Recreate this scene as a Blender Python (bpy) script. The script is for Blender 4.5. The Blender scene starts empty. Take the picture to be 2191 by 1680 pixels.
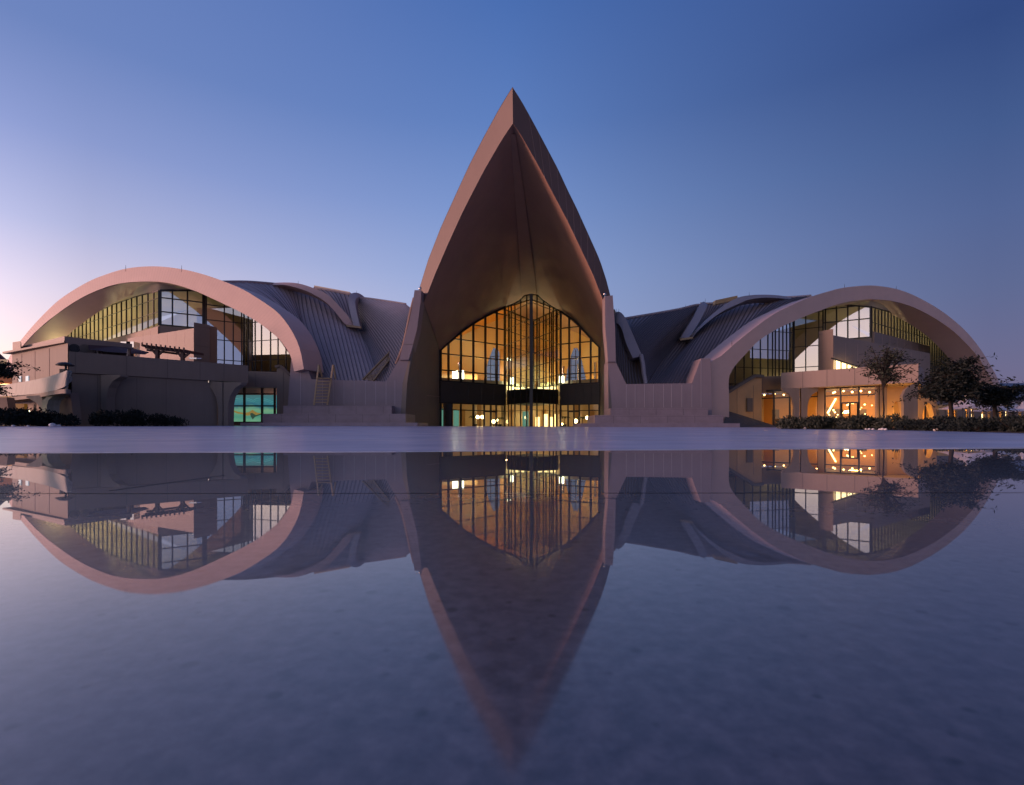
import bpy, bmesh, math, random
from mathutils import Vector
random.seed(7)
S = bpy.context.scene
COL = S.collection
V = Vector
# ------------------------------------------------------------------ camera
# photograph measured on a 2191 x 1680 grid: horizon at y=917, focal length 1084 grid pixels
F, CX, HY, CAMZ = 1084.0, 1095.5, 917.0, 0.2
cam_d = bpy.data.cameras.new('camera'); cam = bpy.data.objects.new('camera', cam_d); COL.objects.link(cam)
cam.location = (0, 0, CAMZ); cam.rotation_euler = (math.radians(90), 0, 0)
cam_d.sensor_width = 36; cam_d.lens = 36 * F / 2191
cam_d.shift_y = (HY - 840) / 2191
cam_d.dof.use_dof = True; cam_d.dof.focus_distance = 52; cam_d.dof.aperture_fstop = 7.1
cam_d.clip_start = 0.02; cam_d.clip_end = 8000
S.camera = cam
# ------------------------------------------------------------------ world: dusk sky, glow low on the left
GLOW_AZ = V((-0.985, -0.17, 0)).normalized()
w = bpy.data.worlds.new('World'); S.world = w; w.use_nodes = True
nt = w.node_tree; nt.nodes.clear(); N = nt.nodes; L = nt.links
def srgb(c):
    return tuple((((u / 255) / 12.92) if u / 255 <= 0.04045 else (((u / 255) + 0.055) / 1.055) ** 2.4) for u in c) + (1,)
out = N.new('ShaderNodeOutputWorld'); tc = N.new('ShaderNodeTexCoord'); sx = N.new('ShaderNodeSeparateXYZ')
L.new(tc.outputs['Generated'], sx.inputs[0])
flat = N.new('ShaderNodeVectorMath'); flat.operation = 'MULTIPLY'; flat.inputs[1].default_value = (1, 1, 0); L.new(tc.outputs['Generated'], flat.inputs[0])
nrm = N.new('ShaderNodeVectorMath'); nrm.operation = 'NORMALIZE'; L.new(flat.outputs[0], nrm.inputs[0])
dot = N.new('ShaderNodeVectorMath'); dot.operation = 'DOT_PRODUCT'; dot.inputs[1].default_value = GLOW_AZ; L.new(nrm.outputs[0], dot.inputs[0])
SKY = {  # sine of elevation -> colour, for azimuths away from the glow, ahead, at the left of the picture and in the glow
 -0.80: [(0, (112, 100, 131)), (.087, (104, 102, 140)), (.2, (90, 101, 144)), (.3, (79, 97, 146)), (.4, (64, 88, 140)), (.51, (48, 72, 128)), (1, (62, 89, 157))],
 -0.16: [(0, (174, 170, 206)), (.1, (167, 175, 213)), (.2, (156, 172, 215)), (.28, (144, 165, 213)), (.395, (121, 148, 204)), (.52, (93, 126, 189)), (.646, (73, 109, 176)), (1, (70, 98, 169))],
 0.60: [(0, (255, 214, 190)), (.1, (252, 226, 216)), (.14, (243, 219, 225)), (.2, (222, 209, 228)), (.29, (180, 183, 220)), (.4, (140, 154, 206)), (.51, (109, 132, 190)), (1, (66, 98, 168))],
 1.0: [(0, (255, 206, 160)), (.12, (255, 220, 196)), (.22, (246, 214, 216)), (.32, (206, 196, 222)), (.5, (130, 146, 205)), (1, (66, 98, 168))]}
prev = None; pk = None
for k in sorted(SKY):
    r = N.new('ShaderNodeValToRGB'); e = r.color_ramp.elements; r.color_ramp.interpolation = 'B_SPLINE' if False else 'EASE'
    r.color_ramp.interpolation = 'LINEAR'
    pts = SKY[k]
    e[0].position, e[0].color = pts[0][0], srgb(pts[0][1]); e[1].position, e[1].color = pts[-1][0], srgb(pts[-1][1])
    for p, c in pts[1:-1]:
        q = e.new(p); q.color = srgb(c)
    L.new(sx.outputs['Z'], r.inputs[0])
    if prev is None: prev = r.outputs[0]
    else:
        mr = N.new('ShaderNodeMapRange'); mr.interpolation_type = 'SMOOTHSTEP' if False else 'LINEAR'
        mr.inputs['From Min'].default_value = pk; mr.inputs['From Max'].default_value = k; L.new(dot.outputs['Value'], mr.inputs['Value'])
        mx = N.new('ShaderNodeMix'); mx.data_type = 'RGBA'; L.new(mr.outputs[0], mx.inputs['Factor']); L.new(prev, mx.inputs['A']); L.new(r.outputs[0], mx.inputs['B'])
        prev = mx.outputs['Result']
    pk = k
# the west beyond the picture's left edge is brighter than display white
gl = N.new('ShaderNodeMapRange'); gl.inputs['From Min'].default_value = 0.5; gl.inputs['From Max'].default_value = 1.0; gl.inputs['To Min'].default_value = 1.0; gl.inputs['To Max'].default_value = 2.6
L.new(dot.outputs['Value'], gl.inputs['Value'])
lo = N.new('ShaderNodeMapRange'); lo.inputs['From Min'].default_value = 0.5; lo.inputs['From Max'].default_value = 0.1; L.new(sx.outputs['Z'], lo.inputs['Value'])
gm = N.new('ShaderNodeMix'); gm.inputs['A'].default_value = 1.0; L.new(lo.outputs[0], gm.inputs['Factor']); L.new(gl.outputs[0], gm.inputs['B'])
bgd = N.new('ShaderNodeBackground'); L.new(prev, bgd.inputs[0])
# unseen sky behind the right shoulder, shaped for its light: dimmed high, brightened low
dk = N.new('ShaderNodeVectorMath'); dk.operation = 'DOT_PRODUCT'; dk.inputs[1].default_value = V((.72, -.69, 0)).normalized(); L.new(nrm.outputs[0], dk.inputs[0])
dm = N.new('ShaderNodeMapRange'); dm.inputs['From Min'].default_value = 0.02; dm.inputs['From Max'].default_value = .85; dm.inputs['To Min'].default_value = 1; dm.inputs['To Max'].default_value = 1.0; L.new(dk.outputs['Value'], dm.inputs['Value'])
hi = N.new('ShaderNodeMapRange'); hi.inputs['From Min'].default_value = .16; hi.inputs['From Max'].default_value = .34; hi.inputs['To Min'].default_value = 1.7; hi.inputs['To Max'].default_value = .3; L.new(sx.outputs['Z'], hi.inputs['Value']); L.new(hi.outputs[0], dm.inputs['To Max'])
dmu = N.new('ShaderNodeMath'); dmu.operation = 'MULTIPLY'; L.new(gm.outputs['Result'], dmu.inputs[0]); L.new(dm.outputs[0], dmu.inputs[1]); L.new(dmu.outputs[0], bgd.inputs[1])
sky = N.new('ShaderNodeTexSky'); sky.sky_type = 'NISHITA'; sky.sun_disc = False
sky.sun_elevation = math.radians(4); sky.sun_rotation = math.atan2(GLOW_AZ.x, GLOW_AZ.y)
bgn = N.new('ShaderNodeBackground'); bgn.inputs[1].default_value = 0.006; L.new(sky.outputs[0], bgn.inputs[0])
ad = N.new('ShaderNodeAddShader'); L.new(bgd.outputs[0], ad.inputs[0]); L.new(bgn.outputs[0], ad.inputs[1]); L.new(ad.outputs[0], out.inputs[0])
# ------------------------------------------------------------------ sun: the last afterglow, low and very soft
sd = bpy.data.lights.new('sun', 'SUN'); sd.energy = 4.0; sd.angle = math.radians(14); sd.color = (1.0, 0.50, 0.40)
so = bpy.data.objects.new('sun', sd); COL.objects.link(so)
sdir = (GLOW_AZ + V((0, 0, math.tan(math.radians(4))))).normalized()
so.rotation_euler = sdir.to_track_quat('Z', 'Y').to_euler()
vs = S.view_settings; vs.view_transform = 'Standard'; vs.look = 'None'; vs.exposure = 0; vs.gamma = 1
S.cycles.use_denoising = True; S.cycles.max_bounces = 8; S.cycles.transparent_max_bounces = 16
S.cycles.sample_clamp_indirect = 6; S.cycles.caustics_reflective = False; S.cycles.caustics_refractive = False

# ------------------------------------------------------------------ helpers
def W(x, y, D): return V(((x - CX) / F * D, D, CAMZ + (HY - y) / F * D))
def PL(x, D): return V(((x - CX) / F * D, D, 0))
def ZZ(y, D): return CAMZ + (HY - y) / F * D
def lerp(a, b, t): return a + (b - a) * t
class MB:
    def __init__(s): s.v = []; s.f = []; s.m = []; s.mi = 0; s.sm = []
    def add(s, vs_, fs, smooth=False):
        o = len(s.v); s.v += [tuple(p) for p in vs_]
        for f in fs: s.f.append(tuple(i + o for i in f)); s.m.append(s.mi); s.sm.append(smooth)
    def poly(s, pts): s.add(pts, [tuple(range(len(pts)))])
    def obox(s, p, a, b, c):
        p = V(p); a = V(a); b = V(b); c = V(c)
        s.add([p, p + a, p + a + b, p + b, p + c, p + a + c, p + a + b + c, p + b + c],
              [(0, 3, 2, 1), (4, 5, 6, 7), (0, 1, 5, 4), (1, 2, 6, 5), (2, 3, 7, 6), (3, 0, 4, 7)])
    def box(s, x0, x1, y0, y1, z0, z1): s.obox((x0, y0, z0), (x1 - x0, 0, 0), (0, y1 - y0, 0), (0, 0, z1 - z0))
    def bar(s, p, q, w_, h_=None, up=V((0, 0, 1))):
        p = V(p); q = V(q); h_ = h_ or w_; d = (q - p)
        if d.length < 1e-5: return
        d.normalize()
        sd_ = d.cross(up)
        if sd_.length < 1e-3: sd_ = d.cross(V((0, 1, 0)))
        sd_.normalize(); u = sd_.cross(d).normalized()
        s.obox(p - sd_ * w_ / 2 - u * h_ / 2, q - p, sd_ * w_, u * h_)
    def prism(s, pts, vec, smooth=False):
        vec = V(vec); n = len(pts); a = [V(p) for p in pts]; b = [p + vec for p in a]
        s.add(a + b, [tuple(range(n)), tuple(range(2 * n - 1, n - 1, -1))] + [(i, i + n, (i + 1) % n + n, (i + 1) % n) for i in range(n)], smooth)
    def plan(s, pts, z0, z1): s.prism([V((p[0], p[1], z0)) for p in pts], (0, 0, z1 - z0))
    def loft(s, rows, closed=False, smooth=True):
        n = len(rows[0]); vs_ = [p for r in rows for p in r]; fs = []
        for i in range(len(rows) - 1):
            for j in range(n if closed else n - 1):
                k = (j + 1) % n
                fs.append((i * n + j, i * n + k, (i + 1) * n + k, (i + 1) * n + j))
        s.add(vs_, fs, smooth)
    def sweep(s, rings, smooth=False):
        s.loft(rings, True, smooth); s.poly(rings[0][::-1]); s.poly(rings[-1])
    def tube(s, pts, r, n=6):
        pts = [V(p) for p in pts]; rings = []
        rr = r if isinstance(r, (list, tuple)) else [r] * len(pts)
        for i, p in enumerate(pts):
            d = (pts[min(i + 1, len(pts) - 1)] - pts[max(i - 1, 0)]).normalized()
            a = d.cross(V((0, 0, 1)));
            if a.length < 1e-2: a = d.cross(V((0, 1, 0)))
            a.normalize(); b = a.cross(d)
            rings.append([p + (a * math.cos(t * 2 * math.pi / n) + b * math.sin(t * 2 * math.pi / n)) * rr[i] for t in range(n)])
        s.sweep(rings, True)
    def ball(s, c, r, n=14, m=8, sq=1.0):
        c = V(c); rows = []
        for i in range(m + 1):
            t = math.pi * i / m
            rows.append([c + V((math.sin(t) * math.cos(2 * math.pi * j / n) * r, math.sin(t) * math.sin(2 * math.pi * j / n) * r, math.cos(t) * r * sq)) for j in range(n)])
        s.loft(rows, True, True)
    def build(s, name, mats, parent=None, solid=0):
        me = bpy.data.meshes.new(name); me.from_pydata(s.v, [], s.f)
        for m in (mats if isinstance(mats, (list, tuple)) else [mats]): me.materials.append(m)
        me.polygons.foreach_set('material_index', s.m); me.polygons.foreach_set('use_smooth', s.sm)
        me.update()
        o = bpy.data.objects.new(name, me); COL.objects.link(o)
        if parent: o.parent = parent; o.matrix_parent_inverse = parent.matrix_world.inverted()
        if solid:
            md = o.modifiers.new('thickness', 'SOLIDIFY'); md.thickness = solid; md.offset = 0
        return o
def tag(o, label, cat, group=None):
    o['label'] = label; o['category'] = cat
    if group: o['group'] = group
    return o
def thing(name, label, cat, loc=(0, 0, 0), group=None):
    o = bpy.data.objects.new(name, None); COL.objects.link(o); o.location = loc; o.empty_display_size = 0.3
    bpy.context.view_layer.update()
    return tag(o, label, cat, group)
def struct(o): o['kind'] = 'structure'; return o
def copy_tree(o, parent=None, loc=None):
    c = o.copy(); COL.objects.link(c)
    if parent: c.parent = parent
    if loc is not None: c.location = loc
    for ch in o.children: copy_tree(ch, c)
    return c
def resample(pts, n):
    d = [0]
    for a, b in zip(pts, pts[1:]): d.append(d[-1] + (V(b) - V(a)).length)
    res = []
    for i in range(n):
        t = d[-1] * i / (n - 1); k = 0
        while k < len(d) - 2 and d[k + 1] < t: k += 1
        u = (t - d[k]) / max(1e-9, d[k + 1] - d[k]); res.append(lerp(V(pts[k]), V(pts[k + 1]), u))
    return res
def smoothpts(pts, n):
    """Catmull-Rom through pts (tuples of any length), n samples, uniform per control interval"""
    res = []; m = len(pts) - 1
    for i in range(n):
        t = m * i / (n - 1); k = min(int(t), m - 1); u = t - k
        p0, p1, p2, p3 = pts[max(k - 1, 0)], pts[k], pts[k + 1], pts[min(k + 2, m)]
        res.append(tuple(0.5 * (2 * b + (c - a) * u + (2 * a - 5 * b + 4 * c - d_) * u * u + (3 * b - a - 3 * c + d_) * u ** 3) for a, b, c, d_ in zip(p0, p1, p2, p3)))
    return res
# ------------------------------------------------------------------ materials
def mat(name, col, rough=0.6, metal=0.0, spec=0.5, var=0.0, scale=1.0, streak=0.0, bump=0.0, bscale=20, emit=None, es=1.0):
    m = bpy.data.materials.new(name); m.use_nodes = True; t = m.node_tree; b = t.nodes['Principled BSDF']
    c = col if len(col) == 4 else tuple(col) + (1,)
    b.inputs['Base Color'].default_value = c; b.inputs['Roughness'].default_value = rough; b.inputs['Metallic'].default_value = metal
    b.inputs['Specular IOR Level'].default_value = spec
    if var > 0 or streak > 0 or bump > 0:
        tcn = t.nodes.new('ShaderNodeTexCoord')
    if var > 0:
        nz = t.nodes.new('ShaderNodeTexNoise'); nz.inputs['Scale'].default_value = scale; nz.inputs['Detail'].default_value = 6; nz.inputs['Roughness'].default_value = 0.65
        t.links.new(tcn.outputs['Object'], nz.inputs['Vector'])
        fac = nz.outputs['Fac']
        if streak > 0:
            mp = t.nodes.new('ShaderNodeMapping'); mp.inputs['Scale'].default_value = (3, 3, 0.12); t.links.new(tcn.outputs['Object'], mp.inputs['Vector'])
            n2 = t.nodes.new('ShaderNodeTexNoise'); n2.inputs['Scale'].default_value = 1.2; n2.inputs['Detail'].default_value = 5; t.links.new(mp.outputs[0], n2.inputs['Vector'])
            mm = t.nodes.new('ShaderNodeMix'); mm.inputs['Factor'].default_value = streak; t.links.new(nz.outputs['Fac'], mm.inputs['A']); t.links.new(n2.outputs['Fac'], mm.inputs['B'])
            fac = mm.outputs['Result']
        rp = t.nodes.new('ShaderNodeValToRGB'); rp.color_ramp.elements[0].position = 0.28; rp.color_ramp.elements[1].position = 0.72
        rp.color_ramp.elements[0].color = tuple(u * (1 - var) for u in c[:3]) + (1,); rp.color_ramp.elements[1].color = tuple(min(1, u * (1 + var)) for u in c[:3]) + (1,)
        t.links.new(fac, rp.inputs[0]); t.links.new(rp.outputs[0], b.inputs['Base Color'])
    if bump > 0:
        n3 = t.nodes.new('ShaderNodeTexNoise'); n3.inputs['Scale'].default_value = bscale; n3.inputs['Detail'].default_value = 4; t.links.new(tcn.outputs['Object'], n3.inputs['Vector'])
        bp = t.nodes.new('ShaderNodeBump'); bp.inputs['Strength'].default_value = bump; t.links.new(n3.outputs['Fac'], bp.inputs['Height']); t.links.new(bp.outputs[0], b.inputs['Normal'])
    if emit:
        b.inputs['Emission Color'].default_value = tuple(emit) + (1,); b.inputs['Emission Strength'].default_value = es
    return m
def glass(name, tint, ior, floor_=0.0):
    m = bpy.data.materials.new(name); m.use_nodes = True; t = m.node_tree; t.nodes.clear()
    o = t.nodes.new('ShaderNodeOutputMaterial'); mx = t.nodes.new('ShaderNodeMixShader'); tr = t.nodes.new('ShaderNodeBsdfTransparent'); g = t.nodes.new('ShaderNodeBsdfGlossy')
    tr.inputs[0].default_value = tuple(tint) + (1,); g.inputs['Roughness'].default_value = 0.0; g.inputs[0].default_value = (0.92, 0.95, 1, 1)
    fr = t.nodes.new('ShaderNodeFresnel'); fr.inputs[0].default_value = ior
    t.links.new(fr.outputs[0], mx.inputs[0]); t.links.new(tr.outputs[0], mx.inputs[1]); t.links.new(g.outputs[0], mx.inputs[2]); t.links.new(mx.outputs[0], o.inputs[0])
    return m
M = {}
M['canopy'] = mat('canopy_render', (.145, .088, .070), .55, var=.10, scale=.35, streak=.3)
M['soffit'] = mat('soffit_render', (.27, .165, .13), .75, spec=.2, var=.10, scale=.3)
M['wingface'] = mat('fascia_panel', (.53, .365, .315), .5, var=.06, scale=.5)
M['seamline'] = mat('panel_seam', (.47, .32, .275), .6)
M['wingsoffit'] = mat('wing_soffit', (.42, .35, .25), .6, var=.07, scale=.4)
M['metal'] = mat('roof_sheet', (.38, .30, .30), .6, spec=.3, var=.12, scale=.6, streak=.4)
M['seam'] = mat('roof_seam', (.12, .095, .10), .6)
M['metalrib'] = mat('roof_rib', (.30, .265, .285), .45, var=.06, scale=.6)
M['plinth'] = mat('plinth_stone', (.23, .185, .20), .6, var=.09, scale=.7, streak=.4)
M['joint'] = mat('light_joint', (.42, .37, .38), .7)
M['djoint'] = mat('dark_joint', (.10, .085, .075), .8)
M['step'] = mat('step_stone', (.26, .20, .22), .5, var=.16, scale=.9)
M['conc'] = mat('warm_concrete', (.19, .155, .128), .65, spec=.3, var=.12, scale=.5, streak=.6)
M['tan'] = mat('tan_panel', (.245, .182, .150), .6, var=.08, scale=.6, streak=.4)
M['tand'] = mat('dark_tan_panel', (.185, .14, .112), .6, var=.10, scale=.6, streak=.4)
M['band'] = mat('dark_bronze', (.035, .03, .026), .5, var=.15, scale=1)
M['frame'] = mat('window_frame', (.018, .017, .018), .4, metal=.3)
M['cream'] = mat('cream_plaster', (.66, .54, .38), .7, var=.05, scale=.3)
M['vault'] = mat('orange_plaster', (.62, .32, .09), .6, var=.2, scale=.2)
M['floorin'] = mat('indoor_floor', (.35, .28, .2), .25)
M['chrome'] = mat('steel', (.6, .6, .6), .2, metal=1)
M['ladder'] = mat('ladder_steel', (.36, .25, .14), .6)
M['pergola'] = mat('red_brown_wood', (.060, .026, .024), .6, var=.2, scale=3)
M['ramp'] = mat('ramp_concrete', (.25, .255, .22), .6, var=.2, scale=.7, streak=.8)
M['dark'] = mat('dark_metal', (.02, .02, .022), .5)
M['tent'] = mat('tent_fabric', (.62, .58, .6), .8)
M['glass'] = glass('tinted_glass', (.70, .71, .64), 4.4)
M['glassc'] = glass('clear_glass', (.80, .80, .70), 1.5)
M['glassb'] = glass('rear_glass', (.42, .46, .5), 1.5)
M['glassr'] = glass('shop_glass', (.85, .82, .75), 1.5)
M['ochre'] = mat('ochre_wall', (.40, .25, .12), .6, var=.1, scale=.6)
M['bark'] = mat('bark', (.035, .029, .025), .9, spec=.1)
M['soil'] = mat('soil', (.05, .04, .035), .95, var=.3, scale=3)
M['warmlamp'] = mat('warm_lamp', (.9, .8, .6), emit=(1, .62, .22), es=9)
M['softlamp'] = mat('soft_lamp', (.9, .8, .6), emit=(1, .72, .32), es=3.2)
M['whitelamp'] = mat('white_lamp', (.9, .9, .9), emit=(.93, 1, .86), es=9)
M['globe'] = mat('globe_lamp', (.9, .8, .6), emit=(1, .72, .36), es=14)

def facet_u(x, p0, p1):
    r = (x - CX) / F; d = p1 - p0
    return (r * p0.y - p0.x) / (d.x - r * d.y)
def facade(name, parent, p0, p1, zb, top, mull, zs, gmat, w_=.13, d_=.2, sub='pane', wide=()):
    """a glazed front in a vertical plane from plan point p0 to p1; top = [(u, z)], mull = list of u, zs = transom heights"""
    p0 = V(p0); p1 = V(p1); dv = p1 - p0; ln = dv.length; dv_n = dv.normalized(); nn = V((-dv_n.y, dv_n.x, 0))
    def tz(u):
        if u <= top[0][0]: return top[0][1]
        for a, b in zip(top, top[1:]):
            if u <= b[0]: return lerp(a[1], b[1], (u - a[0]) / max(1e-9, b[0] - a[0]))
        return top[-1][1]
    def at(u, z): q = p0 + dv * u; return V((q.x, q.y, z))
    fb = MB(); gb = MB()
    us = sorted(set([0, 1] + [t[0] for t in top if 0 <= t[0] <= 1] + list(mull)))
    for a, b in zip(us, us[1:]):
        if max(tz(a), tz(b)) > zb + .02: gb.poly([at(a, zb), at(b, zb), at(b, max(zb, tz(b))), at(a, max(zb, tz(a)))])
        fb.bar(at(a, max(zb, tz(a))), at(b, max(zb, tz(b))), w_ * 1.2, d_ * .9)
    for u in mull:
        if tz(u) > zb + .05: 
            ww = w_ * (2.2 if u in wide else 1)
            fb.obox(at(u, zb) - dv_n * ww / 2 - nn * d_ / 2, dv_n * ww, nn * d_, (0, 0, tz(u) - zb))
    fb.obox(at(0, zb) - nn * d_ * .45, dv, nn * d_ * .9, (0, 0, w_))
    n = 60
    for z in zs:
        run = None
        for i in range(n + 1):
            ok = tz(i / n) > z + .03 and z > zb
            if ok and run is None: run = i / n
            if run is not None and (not ok or i == n):
                e = i / n if ok else (i - 1) / n
                if e > run: fb.obox(at(run, z - w_ * .35) - nn * d_ * .4, dv * (e - run), nn * d_ * .8, (0, 0, w_ * .7))
                run = None
    fo = fb.build(name, M['frame'], parent)
    gb.build(sub, gmat, fo)
    return fo
def topz(pts, p0, p1):
    res = []
    for x, y in pts:
        u = facet_u(x, p0, p1); D = lerp(p0, p1, u).y; res.append((u, ZZ(y, D)))
    return sorted(res)
def seamed(name, ctrl, n, parent, m=None, step=.14, nv=V((0, -.6, .8)), k=10):
    """roof of standing-seam sheets: ctrl = [(top, mid, bottom)] grid points with depth; sheets overlap like shingles"""
    flat_ = [t + c_ + b for t, c_, b in ctrl]
    rows = []
    for r in smoothpts(flat_, n):
        t, c_, b = W(*r[0:3]), W(*r[3:6]), W(*r[6:9]); pts = []
        for i in range(k + 1):
            u = i / k; pts.append(t * (2 * (u - .5) * (u - 1)) + c_ * (-4 * u * (u - 1)) + b * (2 * u * (u - .5)))
        rows.append(pts)
    mb = MB()
    for a, b in zip(rows, rows[1:]):
        bb = [p + nv * step for p in b]
        mb.loft([a, bb], smooth=False)
        mb.loft([bb, b], smooth=False)
    mb.tube([r[0] + nv * .1 for r in rows], .2, 6)
    mb.mi = 1
    for r in rows[1:-1]:
        for a, b in zip(r, r[1:]): mb.bar(a + nv * .06, b + nv * .06, .13, .13, nv)
    o = mb.build(name, [m or M['metal'], M['seam']], parent)
    return o
# ------------------------------------------------------------------ ground, pavement, wet stone floor
def pave_z(X, D):
    r = max(-1.1, min(1.1, X / max(D, .1)))
    s = .0085 - .0035 * r
    return s * max(0, min(D, 60) - 4.6)
def stone_mats():
    # wet polished stone: pale slab under a clear film
    m = bpy.data.materials.new('wet_stone'); m.use_nodes = True; t = m.node_tree; b = t.nodes['Principled BSDF']
    tcn = t.nodes.new('ShaderNodeTexCoord')
    n1 = t.nodes.new('ShaderNodeTexNoise'); n1.inputs['Scale'].default_value = 42; n1.inputs['Detail'].default_value = 8; n1.inputs['Roughness'].default_value = .7
    n2 = t.nodes.new('ShaderNodeTexNoise'); n2.inputs['Scale'].default_value = 60; n2.inputs['Detail'].default_value = 6
    n3 = t.nodes.new('ShaderNodeTexVoronoi'); n3.inputs['Scale'].default_value = 14; n3.voronoi_dimensions = '2D'
    n4 = t.nodes.new('ShaderNodeTexNoise'); n4.inputs['Scale'].default_value = 22
    for n_ in (n1, n2, n3, n4): t.links.new(tcn.outputs['Object'], n_.inputs['Vector'])
    r1 = t.nodes.new('ShaderNodeValToRGB'); r1.color_ramp.elements[0].position = .33; r1.color_ramp.elements[1].position = .68
    r1.color_ramp.elements[0].color = (.046, .045, .056, 1); r1.color_ramp.elements[1].color = (.126, .117, .132, 1)
    t.links.new(n1.outputs['Fac'], r1.inputs[0])
    r2 = t.nodes.new('ShaderNodeMapRange'); r2.inputs['From Min'].default_value = .35; r2.inputs['From Max'].default_value = .65; r2.inputs['To Min'].default_value = .86; r2.inputs['To Max'].default_value = 1.12
    t.links.new(n2.outputs['Fac'], r2.inputs[0])
    # pits: voronoi cores kept only where a second noise is high
    a = t.nodes.new('ShaderNodeMath'); a.operation = 'MULTIPLY_ADD'; a.inputs[1].default_value = .42; a.inputs[2].default_value = -.175; t.links.new(n4.outputs['Fac'], a.inputs[0])
    cpr = t.nodes.new('ShaderNodeMath'); cpr.operation = 'SUBTRACT'; t.links.new(a.outputs[0], cpr.inputs[0]); t.links.new(n3.outputs['Distance'], cpr.inputs[1])
    pit = t.nodes.new('ShaderNodeMapRange'); pit.inputs['From Min'].default_value = -.03; pit.inputs['From Max'].default_value = .03; pit.inputs['To Min'].default_value = 1; pit.inputs['To Max'].default_value = .3; t.links.new(cpr.outputs[0], pit.inputs[0])
    mu = t.nodes.new('ShaderNodeMath'); mu.operation = 'MULTIPLY'; t.links.new(r2.outputs[0], mu.inputs[0]); t.links.new(pit.outputs[0], mu.inputs[1])
    vm = t.nodes.new('ShaderNodeVectorMath'); vm.operation = 'SCALE'; t.links.new(r1.outputs[0], vm.inputs[0]); t.links.new(mu.outputs[0], vm.inputs['Scale'])
    t.links.new(vm.outputs[0], b.inputs['Base Color'])
    b.inputs['Roughness'].default_value = .42; b.inputs['Specular IOR Level'].default_value = .65
    b.inputs['Coat Weight'].default_value = 1; b.inputs['Coat IOR'].default_value = 1.46
    sy = t.nodes.new('ShaderNodeSeparateXYZ'); t.links.new(tcn.outputs['Object'], sy.inputs[0])      # the film is thinner, so duller, on the near slab
    dr = t.nodes.new('ShaderNodeMapRange'); dr.inputs['From Min'].default_value = .2; dr.inputs['From Max'].default_value = .7; dr.inputs['To Min'].default_value = .11; dr.inputs['To Max'].default_value = .008
    t.links.new(sy.outputs['Y'], dr.inputs['Value']); t.links.new(dr.outputs[0], b.inputs['Coat Roughness'])
    # dry honed pavement
    p = bpy.data.materials.new('honed_pavement'); p.use_nodes = True; t = p.node_tree; b = t.nodes['Principled BSDF']
    tcn = t.nodes.new('ShaderNodeTexCoord'); n1 = t.nodes.new('ShaderNodeTexNoise'); n1.inputs['Scale'].default_value = .8; n1.inputs['Detail'].default_value = 8
    t.links.new(tcn.outputs['Object'], n1.inputs['Vector'])
    r1 = t.nodes.new('ShaderNodeValToRGB'); r1.color_ramp.elements[0].position = .3; r1.color_ramp.elements[1].position = .7
    r1.color_ramp.elements[0].color = (.42, .47, .62, 1); r1.color_ramp.elements[1].color = (.58, .63, .78, 1)
    t.links.new(n1.outputs['Fac'], r1.inputs[0]); t.links.new(r1.outputs[0], b.inputs['Base Color'])
    b.inputs['Roughness'].default_value = .24; b.inputs['Specular IOR Level'].default_value = .38
    mp = t.nodes.new('ShaderNodeMapping'); mp.inputs['Scale'].default_value = (.6, 6, 1); t.links.new(tcn.outputs['Object'], mp.inputs[0])
    n5 = t.nodes.new('ShaderNodeTexNoise'); n5.inputs['Scale'].default_value = 1.5; n5.inputs['Detail'].default_value = 5; t.links.new(mp.outputs[0], n5.inputs['Vector'])
    bp = t.nodes.new('ShaderNodeBump'); bp.inputs['Strength'].default_value = .06; bp.inputs['Distance'].default_value = .05; t.links.new(n5.outputs['Fac'], bp.inputs['Height']); t.links.new(bp.outputs[0], b.inputs['Normal'])
    return m, p
M['wet'], M['pave'] = stone_mats()
g = MB(); g.poly([V((-3000, -3000, -.05)), V((3000, -3000, -.05)), V((3000, 3000, -.05)), V((-3000, 3000, -.05))])
struct(g.build('ground', mat('sandy_ground', (.42, .40, .38), .8, var=.1, scale=.05)))
def edge_y(X):                     # waterline: slightly wandering
    return 4.5 + .16 * X * (1 if X > 0 else .62) * max(0, 1 - abs(X) / 40) + .05 * math.sin(X * .9) + .03 * math.sin(X * 2.3 + 1)
xs = [-30 + .5 * i for i in range(121)]
wb = MB(); JY = 1.56
wb.loft([[V((x, -30, 0)) for x in xs], [V((x, JY + .006 * x, 0)) for x in xs]], smooth=False)
wb.loft([[V((x, JY + .011 + .006 * x, 0)) for x in xs], [V((x, edge_y(x) + .06, 0)) for x in xs]], smooth=False)
struct(wb.build('wet_floor', M['wet']))
jb = MB(); jb.poly([V((-30, JY - .4, -.004)), V((30, JY - .4, -.004)), V((30, JY + .4, -.004)), V((-30, JY + .4, -.004))])
jb.bar((-1.29, 1.62, .0006), (-1.23, 2.17, .0006), .0016, .001); struct(jb.build('floor_joint', M['dark']))
pb = MB()
rows = []
for D in [0, .06, .5, 1.2, 2.4, 4, 6, 9, 13, 18, 25, 35, 45, 60, 80, 140, 400]:
    row = []
    for x in [-400, -120, -60] + xs + [60, 120, 400]:
        xx = x if abs(x) <= 30 else (30 if x > 0 else -30)
        X = x if abs(x) > 30 else x * (1 + D / 12)
        X = x * (1 + D / 14)
        y = edge_y(xx) + D
        row.append(V((X, y, .004 + pave_z(X, y))))
    rows.append(row)
pb.loft(rows)
pb.add([p for p in rows[0]] + [p - V((0, 0, .05)) for p in rows[0]], [(i, i + len(rows[0]), i + 1 + len(rows[0]), i + 1) for i in range(len(rows[0]) - 1)])
pb.mi = 1      # slab joints across the pavement
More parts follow.
